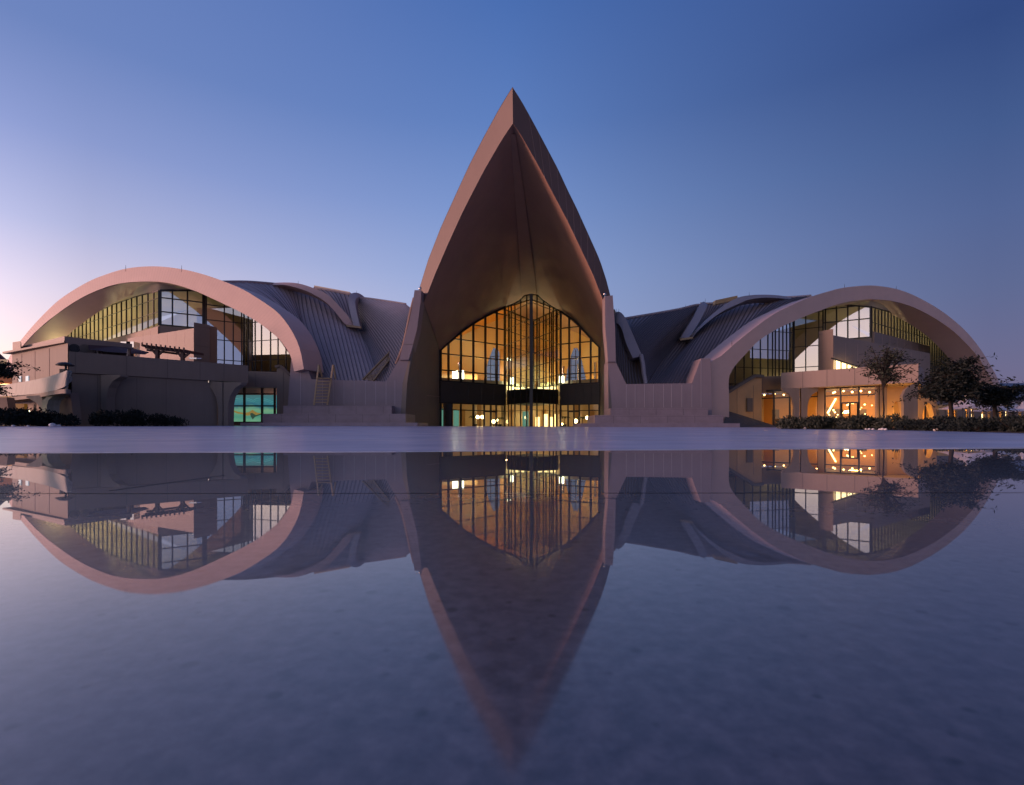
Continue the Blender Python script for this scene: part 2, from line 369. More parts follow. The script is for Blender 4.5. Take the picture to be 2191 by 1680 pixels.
for y in (7.4, 12.5, 20, 29, 39):
    for x0 in range(-20, 20, 4):
        s_ = 1 + y / 14
        pb.bar((x0 * s_, y, pave_z(x0 * s_, y) + .002), ((x0 + 4) * s_, y, pave_z((x0 + 4) * s_, y) + .002), .022, .008)
struct(pb.build('pavement', [M['pave'], mat('pavement_joint', (.3, .29, .3), .8)]))

# ------------------------------------------------------------------ entrance hall with the pointed canopy
hall = thing('entrance_hall', 'tall pointed brown canopy building with glowing arched glass front in the middle', 'building', (0, 53, .3))
OL = [(896, 622), (916, 557), (942.7, 488.6), (969.6, 429), (987.5, 390), (1005.5, 351), (1035, 294), (1065, 239), (1079, 215), (1096.6, 187.3)]
OR = [(1306, 634), (1298, 602), (1283.4, 557), (1259.5, 503.5), (1232.6, 444), (1214.7, 408), (1194, 363), (1164, 306), (1137, 255.5), (1115, 216), (1096.6, 187.3)]
IL = [(907, 648), (930.7, 587), (957.6, 524.5), (987.5, 458.7), (1005.5, 423), (1035, 366), (1065, 314), (1079, 291), (1097.5, 263.8)]
IR = [(1294, 652), (1268.5, 587), (1244.6, 536.4), (1214.7, 473.6), (1184.8, 417), (1155, 360), (1116, 291), (1097.5, 263.8)]
def cdep(x, ap, sp): return ap + (sp - ap) * min(1.05, abs(x - 1097) / 200)
n = 26
oL = resample([W(x, y, cdep(x, 45.5, 54.2)) for x, y in OL], n); oR = resample([W(x, y, cdep(x, 45.5, 54.2)) for x, y in OR], n)
iL = resample([W(x, y, cdep(x, 46, 54.2)) for x, y in IL], n); iR = resample([W(x, y, cdep(x, 46, 54.2)) for x, y in IR], n)
fm = MB(); fm.loft([oL, iL]); fm.loft([iR, oR])
fm.mi = 1
for side, (o_, i_) in enumerate(((oL, iL), (oR, iR))):
    for k in range(1, n - 1):
        d = (o_[k] - i_[k]).normalized() 
        off = V((0, -.012, 0))
        a = i_[k] + off; b = o_[max(0, k + (2 if side else 2)) if k + 2 < n else n - 1] + off
        if side and k % 2 == 0 and k < n - 4: fm.bar(a, b, .035, .02)
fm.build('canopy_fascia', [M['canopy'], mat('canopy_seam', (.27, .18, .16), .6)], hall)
GL = [(941, 750), (961, 733), (988.5, 709), (1013.7, 692), (1041, 676), (1068, 663), (1083, 656.5), (1106.6, 649), (1124, 643), (1138, 640)]
GR = [(1284, 744), (1267, 726.6), (1242, 699.5), (1223, 682), (1199.5, 666.5), (1180, 656), (1157, 647), (1138, 640)]
P_L, C_L, NOSE, C_R, P_R, BACKP = PL(941, 68), PL(1080.5, 75), PL(1136.6, 67.4), PL(1199.5, 74), PL(1284, 71), PL(1140, 83)
gl_ = resample([W(x, y, lerp(68, 75.2, min(1, (x - 941) / 140))) for x, y in GL], n)
gr_ = resample([W(x, y, lerp(71, 75, min(1, (1284 - x) / 90))) for x, y in GR], n)
sm = MB()
def sag(a, b, t, k):      # underside: hollow between the front edge and the glazing arch
    p = lerp(a, b, t); p = p + V((0, 0, 1)) * (k * math.sin(math.pi * t)); return p
for front, back in ((iL, gl_), (iR, gr_)):
    sm.loft([[sag(front[j], back[j], t / 10, 1.0 * (1 - (1 - j / (n - 1)) ** 2) * .6) for j in range(n)] for t in range(11)])
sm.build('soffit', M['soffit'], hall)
bb = MB()    # central beam under the soffit, from the canopy tip down to the glass prow
a, b = W(1097.5, 285, 47), W(1133, 636, 73.5)
for t in range(8):
    p, q = lerp(a, b, t / 8), lerp(a, b, (t + 1) / 8)
    w1, w2 = lerp(.5, 2.2, t / 8), lerp(.5, 2.2, (t + 1) / 8)
    z1, z2 = .5 * math.sin(math.pi * t / 8) , .5 * math.sin(math.pi * (t + 1) / 8)
    rr = [[p + V((-w1 / 2, 0, z1 - .1)), p + V((w1 / 2, 0, z1 - .1)), p + V((w1 / 2, 0, z1 + .9)), p + V((-w1 / 2, 0, z1 + .9))],
          [q + V((-w2 / 2, 0, z2 - .1)), q + V((w2 / 2, 0, z2 - .1)), q + V((w2 / 2, 0, z2 + .9)), q + V((-w2 / 2, 0, z2 + .9))]]
    bb.loft(rr, True, False)
bb.build('soffit_beam', M['soffit'], hall)
rm = MB()    # the roof on top of the canopy running back
for o_, sx_ in ((oL, -1), (oR, 1)):
    back = [V((sx_ * 22 * (1 - (j / (n - 1)) ** 1.3) + .5, 104, 12 + 8 * math.sin(j / (n - 1) * math.pi / 2))) for j in range(n)]
    rm.loft([[lerp(o_[j], back[j], t / 6) + V((0, 0, .05)) for j in range(n)] for t in range(7)])
rm.build('roof', M['metal'], hall)
# side walls of the porch
sw = MB()
sw.prism([W(866, 912, 52.9), W(871, 820, 52.9), W(880, 752, 53), W(893, 700, 53.2), W(901, 650, 53.6), W(907, 647, 54.1), W(924, 675, 60), W(941, 749, 68.3), W(941, 912, 68.3)], (-.5, .1, 0))
sw.mi = 1
sw.bar(W(868, 842, 53) + V((.02, -.02, 0)), W(941, 849, 68) + V((.02, -.02, 0)), .04, .03)
sw.build('porch_wall', [M['conc'], M['seamline']], hall)
sw = MB()
sw.prism([W(1303, 912, 52.9), W(1301.6, 790, 53), W(1296, 720, 53.2), W(1293.5, 656, 54), W(1288, 700, 62), W(1284, 743, 71.3), W(1283.5, 912, 71.3)], (.5, .1, 0))
sw.build('porch_wall', M['conc'], hall)
# the two leaning pylons that carry the canopy
pm = MB()
pm.prism([W(x, y, 52.6) for x, y in [(854, 770), (868, 716), (876, 686), (881.5, 659), (887, 621), (901.5, 621), (900, 645), (892.5, 703), (881, 748), (874, 770)]], (.1, 1.6, 0))
pm.mi = 1; pm.bar(W(864, 737, 52.58), W(884, 737, 52.58), .05, .03)
pm.build('pylon', [M['plinth'], M['djoint']], hall)
pm = MB()
pm.prism([W(x, y, 52.6) for x, y in [(1301.3, 774), (1299, 745), (1295, 700), (1294.5, 634), (1311, 632), (1313, 660), (1316, 700), (1317.5, 774)]], (0, 1.6, 0))
pm.build('pylon', M['plinth'], hall)
for x, y in ((899, 617), (1294, 630)):
    cb = MB(); p = W(x, y, 52.8); cb.ball(p, .16); cb.bar(p, p - V((0, 0, .25)), .08); cb.bar(p + V((0, -.1, 0)), p + V((0, .3, -.02)), .12)
    cb.build('security_camera', M['chrome'], hall)
# glazing
def mu(xs_, p0, p1): return [facet_u(x, p0, p1) for x in xs_]
ZS = [8.08, 10.3, 12.5, 14.8, 17.0]
facade('window_frame', hall, P_L, C_L, 6.5, topz([(x, y) for x, y in GL if x < 1082] + [(1081, 657)], P_L, C_L), mu([943, 959.5, 986.2, 1012.7, 1038.5, 1063, 1080], P_L, C_L), ZS, M['glassc'], .2, .3)
facade('window_frame', hall, C_R, P_R, 6.5, topz([(x, y) for x, y in GR if x > 1199], C_R, P_R), mu([1200, 1218, 1241, 1264, 1282], C_R, P_R), ZS, M['glassc'], .2, .3)
facade('window_frame', hall, C_L, NOSE, .3, topz([(1080.5, 657), (1095, 652), (1110, 645), (1122, 633), (1136, 630)], C_L, NOSE), mu([1080.5, 1088, 1094, 1101.7, 1114, 1127, 1136], C_L, NOSE), [2.7, 3.7] + [6.5] + ZS, M['glassc'], .085, .16)
facade('window_frame', hall, NOSE, C_R, .3, topz([(1136.6, 630), (1150, 632), (1160, 642), (1180, 656), (1199, 667)], NOSE, C_R), mu([1137.5, 1149, 1163, 1176, 1184, 1190, 1199], NOSE, C_R), [2.7, 3.7] + [6.5] + ZS, M['glassc'], .085, .16)
facade('window_frame', hall, C_L, BACKP, 6.6, [(0, 17.8), (1, 17.8)], [.15, .35, .55, .75, .97], ZS, M['glassc'], .12, .2)
facade('window_frame', hall, BACKP, C_R, 6.6, [(0, 17.8), (1, 17.8)], [.03, .25, .5, .7, .88], ZS, M['glassc'], .12, .2)
cm = MB(); cm.bar(V((NOSE.x, NOSE.y + .1, .3)), V((NOSE.x, NOSE.y + .1, 18.1)), .42); cm.build('prow_post', M['frame'], hall)
facade('shopfront_frame', hall, P_L, C_L, .3, [(0, 3.7), (1, 3.7)], mu([943, 953, 966.5, 986, 1012.5, 1036, 1050, 1061.5, 1080], P_L, C_L), [2.75], M['glassc'], .16, .25)
facade('shopfront_frame', hall, C_R, P_R, .3, [(0, 3.7), (1, 3.7)], mu([1200, 1215.5, 1228, 1239.5, 1260.5, 1282], C_R, P_R), [2.75], M['glassc'], .16, .25)
for x0, x1, p0, p1 in ((1037, 1062, P_L, C_L), (1216, 1239, C_R, P_R)):
    db = MB(); u0, u1 = facet_u(x0, p0, p1), facet_u(x1, p0, p1); a, b = lerp(p0, p1, u0), lerp(p0, p1, u1); o_ = V((0, -.2, 0))
    for t in (0, .5, 1):
        q = lerp(a, b, t) + o_; db.bar(q + V((0, 0, .3)), q + V((0, 0, 2.65)), .16, .1)
    db.bar(a + o_ + V((0, 0, 2.62)), b + o_ + V((0, 0, 2.62)), .1, .14); db.bar(a + o_ + V((0, 0, .42)), b + o_ + V((0, 0, .42)), .1, .2); db.build('door', M['frame'], hall)
# opaque band between the storeys
for p0, p1 in ((P_L, C_L), (C_R, P_R)):
    bd = MB(); d = (p1 - p0).normalized(); nn = V((-d.y, d.x, 0)); bd.mi = 0
    bd.obox(V((p0.x, p0.y, 3.72)) - nn * .22, p1 - p0, nn * .6, (0, 0, 2.76)); bd.mi = 1
    for t in (.2, .4, .6, .8):
        q = lerp(p0, p1, t) - nn * .225; bd.bar(V((q.x, q.y, 3.75)), V((q.x, q.y, 6.45)), .03, .02)
    bd.build('spandrel_band', [M['band'], M['frame']], hall)
dp = MB(); q = lerp(P_L, C_L, .16); dp.obox(V((q.x - 1.0, q.y - .55, .3)), (1.05, .5, 0), (0, .25, 0), (0, 0, 3.4)); dp.build('entrance_pier', M['frame'], hall)
# inside: vault, mezzanine, balustrade, back walls
BK = 97
iv = MB()
gin = [p + V((0, .6, -.05)) for p in gl_] + [p + V((0, .6, -.05)) for p in gr_[::-1][1:]]
bk = []
for p in gin:
    bk.append(V((.5 + (p.x - .8) * 1.9, BK, 7.0 + (p.z - 7.0) * 1.25)))
iv.loft([[lerp(gin[j], bk[j], t / 8) + V((0, 0, 1.8 * math.sin(math.pi * t / 8))) for j in range(len(gin))] for t in range(9)])
for s_, e0, e1 in ((0, gin[0], bk[0]), (1, gin[-1], bk[-1])):
    iv.poly([e0, e1, V((e1.x, e1.y, .3)), V((e0.x, e0.y, .3))])
iv.build('vault', M['vault'], hall)
mz = MB(); mz.plan([(-10.5, 72), (-1.3, 78), (3, 84.5), (7.2, 78), (12.3, 74), (18, 80), (22, BK), (-21, BK)], 5.2, 5.9)
mz.build('mezzanine', M['cream'], hall)
bl = MB()
bpts = [(-10.6, 73), (-1.6, 78.6), (3, 85), (7.6, 78.6), (12.4, 74.8), (16, 78)]
for a, b in zip(bpts, bpts[1:]): bl.bar((a[0], a[1], 6.75), (b[0], b[1], 6.75), .14, 1.6)
bl.build('balustrade', M['cream'], hall)
bw = MB()
def zin(x):
    for a, b in zip(bk, bk[1:]):
        if a.x <= x <= b.x: return lerp(a.z, b.z, (x - a.x) / max(1e-6, b.x - a.x))
    return 7
def op(x):     # two tall arched rear windows
    for c, h in ((-3.2, 2.2), (12.2, 2.0)):
        u = abs(x - c) / h
        if u < 1: return 9.5 + 6.5 * (1 - u ** 1.6) if u > .12 else 15.6
    return None
x = bk[0].x
while x < bk[-1].x - .01:
    x2 = min(x + .08, bk[-1].x); xm = (x + x2) / 2; o_ = op(xm)
    if o_ is None: bw.obox((x, BK, 6.4), (x2 - x, 0, 0), (0, .3, 0), (0, 0, max(.1, zin(xm) - 6.4)))
    else:
        bw.obox((x, BK, 6.4), (x2 - x, 0, 0), (0, .3, 0), (0, 0, 1.6))
        if zin(xm) > o_: bw.obox((x, BK, o_), (x2 - x, 0, 0), (0, .3, 0), (0, 0, zin(xm) - o_))
    x = x2
bw.build('rear_wall', M['cream'], hall)
for c in (-3.2, 12.2):
    rw = MB()
    for dx in (-.9, 0, .9): rw.bar((c + dx, BK + .15, 8), (c + dx, BK + .15, 15.3 - abs(dx) * 1.6), .12)
    for z in (10, 12.3, 14): rw.bar((c - 1.8, BK + .15, z), (c + 1.8, BK + .15, z), .1)
    fo = rw.build('rear_window_frame', M['frame'], hall); rp2 = MB(); rp2.poly([V((c - 2.2, BK + .2, 8)), V((c + 2.2, BK + .2, 8)), V((c + 2.2, BK + .2, 16.2)), V((c - 2.2, BK + .2, 16.2))]); rp2.build('pane', M['glassb'], fo)
lb = MB(); lb.box(-17, 20, 91, 91.3, .3, 5.2); lb.mi = 1
for k in range(12): lb.box(-15 + 2.9 * k, -14.2 + 2.9 * k, 90.85, 90.98, .3, 3.6 if k % 3 else 5.5)
lb.build('lobby_wall', [M['cream'], M['ochre']], hall)
lf = MB(); lf.box(-14, 18, 66, 96, .26, .3); lf.build('lobby_floor', M['floorin'], hall)
for x, y in ((-8.2, 79), (-4.2, 80.5), (-1, 84), (8.5, 84), (10.6, 80.5), (13, 79), (15.4, 80)): sc = MB(); sc.tube([(x, y, 5.9), (x, y, 10.5)], .22, 10); sc.build('column', M['chrome'], hall)
for x, y in ((-9, 74.5), (-5.5, 76), (-1.5, 78.5), (7, 78.5), (10.5, 77.5)): sc = MB(); sc.tube([(x, y, .3), (x, y, 5.2)], .25, 10); sc.build('lobby_column', M['cream'], hall)
cw = MB(); pts_ = [V((3 + 5.2 * math.sin(a * .2), 90 - 5.2 * math.cos(a * .2) + 2, 5.9)) for a in range(-7, 8)]; cw.loft([pts_, [p + V((0, 0, 8.5)) for p in pts_]]); cw.build('core_wall', M['cream'], hall, .2)
uw = MB()   # pale rooms on the mezzanine
uw.box(-14.5, -6, 88, 88.3, 5.9, 9.6); uw.build('mezzanine_wall', M['cream'], hall)
uw = MB(); uw.box(13.5, 20, 88, 88.3, 5.9, 9.4); uw.build('mezzanine_wall', M['cream'], hall)

def lamp(x, y, z, e, col, r=.5, up=None):
    up = (z > 5.5) if up is None else up
    d = bpy.data.lights.new('room_light', 'AREA'); d.shape = 'DISK'; d.size = 1.2; d.energy = e * .42; d.color = col
    o = bpy.data.objects.new('room_light', d); COL.objects.link(o); o.location = (x, y, z)
    if up: o.rotation_euler = (math.pi, 0, 0)
    return o
OR_, WM, YL = (1, .56, .15), (1, .72, .4), (1, .82, .42)
lamp(-6, 86, 6.3, 1950, OR_); lamp(11, 86, 6.3, 1950, OR_); lamp(-10, 82, 6.3, 800, YL); lamp(1, 92, 6.3, 700, OR_); lamp(15, 91, 6.3, 700, OR_); lamp(-13, 92, 6.3, 700, OR_); lamp(14, 80, 6.3, 500, OR_)
lamp(-1.0, 83, 6.2, 900, (.95, 1, .55)); lamp(7, 83, 6.2, 700, (.95, 1, .55))
for x, y in ((-8, 82), (-1, 85), (5, 85), (11, 82)): lamp(x, y, 5.1, 620, (1, .64, .24))
M['tealscreen'] = mat('teal_screen', (.05, .1, .1), emit=(.16, .42, .36), es=.7)
for x0, x1, lab in ((955, 965, 'narrow teal lit screen behind the glass beside the dark entrance pier'), (970, 982, 'wider teal lit screen behind the left shopfront'), (1118, 1131, 'teal lit screen just left of the prow post at ground level'), (943.5, 950, 'teal lit window strip at the far left of the entrance glass')):
    b = MB(); D_ = 74.5 if x0 > 952 and x0 < 1000 else (80 if x0 > 1000 else 69.5); b.obox(V((PL(x0, D_).x, D_, .5)), (PL(x1, D_).x - PL(x0, D_).x, 0, 0), (0, .1, 0), (0, 0, 2.4)); tag(b.build('lit_screen', M['tealscreen']), lab, 'screen', 'lit screens in the lobby')
for i, x in enumerate((1146, 1163, 1176, 1187)):
    p = PL(x, 84); b = MB(); b.obox(V((p.x, 84, .5)), (.7, 0, 0), (0, .08, 0), (0, 0, 1.6 + .5 * (i % 2))); tag(b.build('lit_display', M['softlamp']), 'amber lit display cabinet standing in the lobby right of the prow post', 'display', 'lit display cabinets in the lobby')
d_ = bpy.data.lights.new('room_light', 'AREA'); d_.shape = 'DISK'; d_.size = 1.5; d_.energy = 2200; d_.color = (.92, 1, .66); o_ = bpy.data.objects.new('room_light', d_); COL.objects.link(o_); o_.location = (3, 79, 6.4); o_.rotation_euler = V((0, -.75, -.66)).to_track_quat('Z', 'Y').to_euler()
# emissive fittings of the hall
def lamp_thing(name, label, cat, builder, m, group=None):
    b = MB(); builder(b); o = b.build(name, m); return tag(o, label, cat, group)
for p, lab in ((W(905 * .1936 + 913, 822, 78), 'bright white light panel behind the glass left of the prow, above the dark band'), (W(1463 * .1936 + 913, 819, 77), 'bright white light panel behind the glass right of the prow, above the dark band')):
    b = MB(); b.obox(p, (.75, 0, 0), (0, .1, 0), (0, 0, 1.0)); tag(b.build('light_panel', M['whitelamp']), lab, 'lamp', 'white light panels in the hall')
b = MB(); b.obox(W(968, 812, 84.5), (1.9, 0, 0), (0, .1, 0), (0, 0, 1.5)); tag(b.build('lit_screen', M['whitelamp']), 'wide white lit screen on the upper floor at the left end of the arched glass', 'screen')
p = W(1089, 769, 79); b = MB(); b.ball(p, .3); tag(b.build('spotlight', M['whitelamp']), 'single round white spotlight high behind the glass left of the prow', 'lamp')
xs9 = [927, 934, 972 + 0, 1010, 1023, 1065, 1090, 1104, 1118]
for i, z4 in enumerate((922, 968, 1032, 1095, 1200, 1228, 1290, 1350, 1412)):
    p = W(913 + z4 * .1936, 838.5, 78.6 if i not in (4, 3) else 84); s_ = p.y / 1084
    b = MB(); b.obox(p, ((5 if i in (0, 8) else 8.5) * s_, 0, 0), (0, .25, 0), (0, 0, 9.5 * s_))
    tag(b.build('lantern', M['softlamp']), 'small square amber lantern in the row across the foot of the upper prow glass', 'lantern', 'amber lanterns inside the prow')
def twin(x0, x1, y, D, label):
    t = thing('globe_lamp', label, 'lamp', (W((x0 + x1) / 2, y, D).x, D, .3), 'globe lamps in the lobby')
    a, c = W(x0, y, D), W(x1, y, D); m_ = (a + c) / 2
    b = MB(); b.ball(a, .26); b.build('globe', M['globe'], t); b = MB(); b.ball(c, .26); b.build('globe', M['globe'], t)
    b = MB(); b.tube([(m_.x, D, .3), (m_.x, D, m_.z - .35)], .05); b.tube([a - V((0, 0, .25)), (m_.x, D, m_.z - .42), c - V((0, 0, .25))], .035); b.build('post', M['dark'], t)
twin(1022, 1032, 892.5, 74.2, 'twin globe lamp behind the glass left of the doors')
twin(1256.5, 1266.8, 894, 73.6, 'twin globe lamp behind the glass at the far right of the entrance')
for x, y, r, D, lab in ((1056.2, 902, .28, 76, 'large glowing globe lamp low behind the left entrance doors'), (1063, 899, .2, 77, 'smaller glowing globe lamp just right of the left entrance doors'), (1231.5, 901, .32, 75.5, 'large glowing globe lamp low behind the right entrance doors'), (1202.5, 907.5, .17, 76, 'small glowing floor lamp beside the right side of the prow')):
    p = W(x, y, D); t = thing('globe_lamp', lab, 'lamp', (p.x, D, .3), 'globe lamps in the lobby')
    b = MB(); b.ball(p, r); b.build('globe', M['globe'], t); b = MB(); b.tube([(p.x, D, .3), (p.x, D, max(.35, p.z - r + .03))], [.12, .05]); b.build('post', M['dark'], t)
M['palm'] = mat('palm_leaf', (.06, .075, .02), .6)
def palm(x, D, h, label):
    X = PL(x, D).x; t = thing('potted_palm', label, 'plant', (X, D, .3), 'palms in the lobby')
    b = MB(); b.tube([(X, D, .3), (X, D, .85)], [.25, .34], 10); b.build('pot', M['dark'], t)
    b = MB(); b.tube([(X, D, .8), (X + .05, D, .8 + h * .5)], .05); b.build('stem', M['bark'], t)
    f = MB()
    for i in range(16):
        an = i * 2.4; ln = random.uniform(.8, 1.2); pr = None
        for k in range(6):
            u = k / 5; c = V((X + math.cos(an) * ln * u, D + math.sin(an) * ln * u, .8 + h * .5 + .75 * u - .9 * u * u)); wd = .13 * (1 - abs(u - .4))
            e = V((-math.sin(an), math.cos(an), .3)) * wd; cur = [c - e, c + e]
            if pr: f.loft([pr, cur])
            pr = cur
    f.build('fronds', M['palm'], t)
bd = MB(); bd.plan([(P.x, P.y) for P in (C_L + V((.3, .3, 0)), lerp(NOSE, BACKP, .3), C_R + V((-.3, .3, 0)), lerp(NOSE, BACKP, .9))], 3.8, 5.9); bd.build('bridge_slab', M['band'], hall)
palm(1016, 74.8, 2.2, 'leafy potted palm beside the left twin globe lamp'); palm(1069, 77.2, 1.8, 'leafy potted palm between the left doors and the prow')
palm(1208, 76.5, 2.1, 'leafy potted palm just right of the prow'); palm(1246, 74.5, 1.9, 'leafy potted palm between the right doors and the right twin globe lamp')
# ------------------------------------------------------------------ stepped plinths between the vaults
def plinth(label, faces, joints, steps, D=53.0):
    t = thing('stepped_plinth', label, 'stone plinth', (W(faces[0][0], 900, D).x, D, .3))
    m = MB(); m.prism([W(x, y, D) for x, y in faces], (0, 2.4, 0)); m.mi = 1
    for x, y0, y1 in joints: m.bar(W(x, y0, D) + V((0, -.004, 0)), W(x, y1, D) + V((0, -.004, 0)), .035, .016, V((0, 1, 0)))
    m.build('wall', [M['plinth'], M['joint']], t)
    for i, (x0, x1, y0, y1, d) in enumerate(steps):
        s = MB(); a, b = W(x0, y0, d), W(x1, y0, d); zb = .05
        s.box(a.x, b.x, d, D + 2.2 - i * .05, zb, a.z); s.mi = 1
        if y1 - y0 > 9:
            k = x0 + 40
            while k < x1 - 10: s.bar(W(k, y0, d) + V((0, -.003, -.03)), W(k, y1 + 3, d) + V((0, -.003, 0)), .02, .012, V((0, 1, 0))); k += 58
            s.bar(W(x0, y0, d) + V((0, -.003, -.12)), W(x1, y0, d) + V((0, -.003, -.12)), .02, .012)
        s.build('step', [M['step'], M['djoint']], t)
    return t
plinth('long stone plinth with stacked steps carrying the brown ladder, left of the entrance',
       [(613, 905), (624, 753.6), (646.5, 755), (666, 811.5), (826, 816.7), (854, 770), (874.5, 770), (868, 830), (864.5, 905)],
       [(643, 758, 866)] + [(x, 814, 866) for x in (690, 713, 736, 758, 782, 804, 826, 845)],
       [(606, 838, 868.5, 885, 51.6), (562, 868, 885.5, 903.5, 50.2), (514, 893, 904.5, 912, 48.8)])
plinth('long stone plinth with stacked steps and no ladder, right of the entrance',
       [(1302, 905), (1301, 774), (1317.5, 774), (1340, 822), (1480.5, 820), (1500, 767), (1520, 767), (1524, 905)],
       [(x, 823, 872) for x in (1340, 1359, 1379, 1398, 1420, 1437, 1459, 1480.5)] + [(1500, 770, 872)],
       [(1306, 1515, 874, 887.5, 51.6), (1272.7, 1547.7, 888.5, 905, 50.2), (1243, 1583, 906, 915, 48.8)])
# side ladder with hooked rails
la = thing('roof_ladder', 'brown steel ladder with hooked rails leaning on the left plinth', 'ladder', (W(686, 866, 51.9).x, 51.7, 2.6))
for xb, xt, xh, yh in ((671.8, 681.8, 689, 806), (700.5, 712.6, 718, 811)):
    r = MB(); r.bar(W(xb, 867, 51.5), W(xt, 781, 52.6), .16, .1); r.bar(W(xt, 781.5, 52.6), W(xt + 2, 783, 53.2), .12, .1); r.bar(W(xt + 1, 782, 53.1), W(xh, yh, 53.6), .14, .1); r.build('rail', M['ladder'], la)
for i in range(9):
    y = 810 + i * 6.4; u = (867 - y) / 86
    r = MB(); p = W(lerp(671.8, 681.8, u), y, lerp(51.5, 52.6, u)); q = W(lerp(700.5, 712.6, u), y, lerp(51.5, 52.6, u)); r.bar(p, q, .34 if i else .7, .07); r.build('tread', M['ladder'], la)
st = thing('roof_stair', 'long slatted metal stair lying on the seamed roof left of the entrance', 'stair', W(787, 815, 55.2))
A0, A1, B0, B1 = W(775.6, 813.5, 55.2), W(848.4, 738.8, 60), W(798.8, 815, 55.2), W(856, 740.5, 60)
for a, b in ((A0, A1), (B0, B1)):
    r = MB(); r.bar(a, b, .14, .34, V((0, -1, 0))); r.build('rail', M['ladder'], st)
for i in range(27):
    u = (i + .5) / 27; r = MB(); r.bar(lerp(A0, A1, u), lerp(B0, B1, u), .12, .06); r.build('tread', M['ladder'], st)

# ------------------------------------------------------------------ vaulted wings
def arch_rib(parent, outer, inner, dx0, dx1, depth, n=70, lines=True):
    def dp(x): return lerp(dx0[1], dx1[1], (x - dx0[0]) / (dx1[0] - dx0[0]))
    o_ = [V(p) for p in smoothpts([tuple(W(x, y, dp(x))) for x, y in outer], n * 3)]; i_ = [V(p) for p in smoothpts([tuple(W(x, y, dp(x))) for x, y in inner], n * 3)]
    o_ = resample(o_, n); i_ = resample(i_, n)
    p0, p1 = PL(*dx0), PL(*dx1); d = (p1 - p0).normalized(); bk = V((-d.y, d.x, 0)) * depth
    m = MB(); m.sweep([[o_[k], o_[k] + bk, i_[k] + bk, i_[k]] for k in range(n)], True)
    m.sm = [False] * len(m.f)
    for fi in range(len(m.f)): m.sm[fi] = False
    m.mi = 1; nf = bk.normalized() * -.0015
    for k in range(n - 1 if lines else 0):
        for t in (0, .5):
            a, b = lerp(i_[k], i_[k + 1], t) + nf, lerp(o_[k], o_[k + 1], t) + nf
            m.bar(a, b, .028, .003, nf)
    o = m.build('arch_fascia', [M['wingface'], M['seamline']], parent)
    return o_, i_, bk
def soft(parent, front, back, name='vault_soffit'):
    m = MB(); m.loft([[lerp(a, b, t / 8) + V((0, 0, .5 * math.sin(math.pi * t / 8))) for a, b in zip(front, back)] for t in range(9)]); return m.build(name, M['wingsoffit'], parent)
def rods(parent, spots):
    for x, y, D in spots:
        m = MB(); p = W(x, y, D); m.tube([p - V((0, 0, .3)), p + V((0, 0, .4))], [.022, .015], 5); m.ball(p + V((0, 0, .1)), .035, 8, 5); m.build('lightning_rod', M['dark'], parent)

# ---- left wing
lw = thing('vaulted_wing', 'left vaulted wing with big pink-lit arch over zigzag glass and a seamed roof', 'building', (-38, 56, .4), 'vaulted wings of the building')
lo_ = [(2, 800), (18, 768), (34, 742), (71, 696.5), (114, 652.5), (143, 630), (181, 607), (214, 592), (269, 575), (330, 570), (388.5, 576), (438, 588), (486, 605), (521.5, 620.5), (557, 642), (593, 668), (617, 696.5), (633, 725), (643, 752), (650, 790)]
li_ = [(16, 800), (33, 762), (51, 737), (83, 703.6), (119, 674), (166, 642), (214, 619), (261, 606), (321, 602.4), (367, 607), (414.6, 621.6), (450, 637), (486, 654), (521.5, 671.5), (557, 693), (593, 721.5), (612, 745), (622.6, 764), (629, 795)]
o_, i_, bk_ = arch_rib(lw, lo_, li_, (18, 62), (650, 52), 3.4)
A, B, C, E = PL(104, 83), PL(342, 58), PL(519, 62.6), PL(630, 60.2)
uBC = facet_u(439, B, C); BC = lerp(B, C, uBC)
def pt(x, y, p0, p1): return W(x, y, lerp(p0, p1, facet_u(x, p0, p1)).y)
front = [(51, 737), (83, 703.6), (119, 674), (166, 642), (214, 619), (261, 606), (321, 602.4), (367, 607), (414.6, 621.6), (450, 637), (486, 654), (521.5, 671.5), (557, 693), (593, 721.5), (622.6, 764)]
front = [W(x, y, lerp(62, 52, (x - 18) / 632)) + bk_ * .02 for x, y in front]
back = [pt(x, y, A, B) for x, y in [(104, 725), (125, 713), (150, 699), (190, 676), (240, 652.5), (290, 635), (342, 622)]] + [pt(x, y, B, C) for x, y in [(380, 622), (415, 621), (439, 621), (480, 628), (518, 640)]] + [pt(x, y, C, E) for x, y in [(557, 672), (593, 700), (622, 742)]]
soft(lw, front, back)
facade('window_frame', lw, A, B, 11.9, topz([(104, 725), (125, 713), (150, 699), (190, 676), (240, 652.5), (290, 635), (342, 622)], A, B), [i / 26 for i in range(27)], [13.6, 15.2], M['glass'], .085, .14, wide=(1.0,))
facade('window_frame', lw, A, lerp(A, B, .42), 8.0, [(0, 11.9), (1, 11.9)], [i / 11 for i in range(12)], [10.2], M['glass'], .085, .14)
facade('window_frame', lw, B, BC, 12.0, topz([(342, 622), (439, 621)], B, BC), [0, .27, .6, .97], [13.6, 15.2], M['glass'], .16, .25, wide=(0, .97))
facade('window_frame', lw, BC, C, 7.4, topz([(439, 621), (480, 628), (518, 640)], BC, C), [0.03] + mu([480, 499, 517], BC, C), [8.5, 10.9, 13.2, 15.0], M['glass'], .13, .18)
facade('window_frame', lw, C, E, 6.4, topz([(520, 640), (557, 672), (593, 700), (622, 742)], C, E), mu([522, 531, 540, 546, 559.6, 579, 595, 612, 628], C, E), [8.5, 10.9, 13.2], M['glass'], .10, .14)
wl = MB()
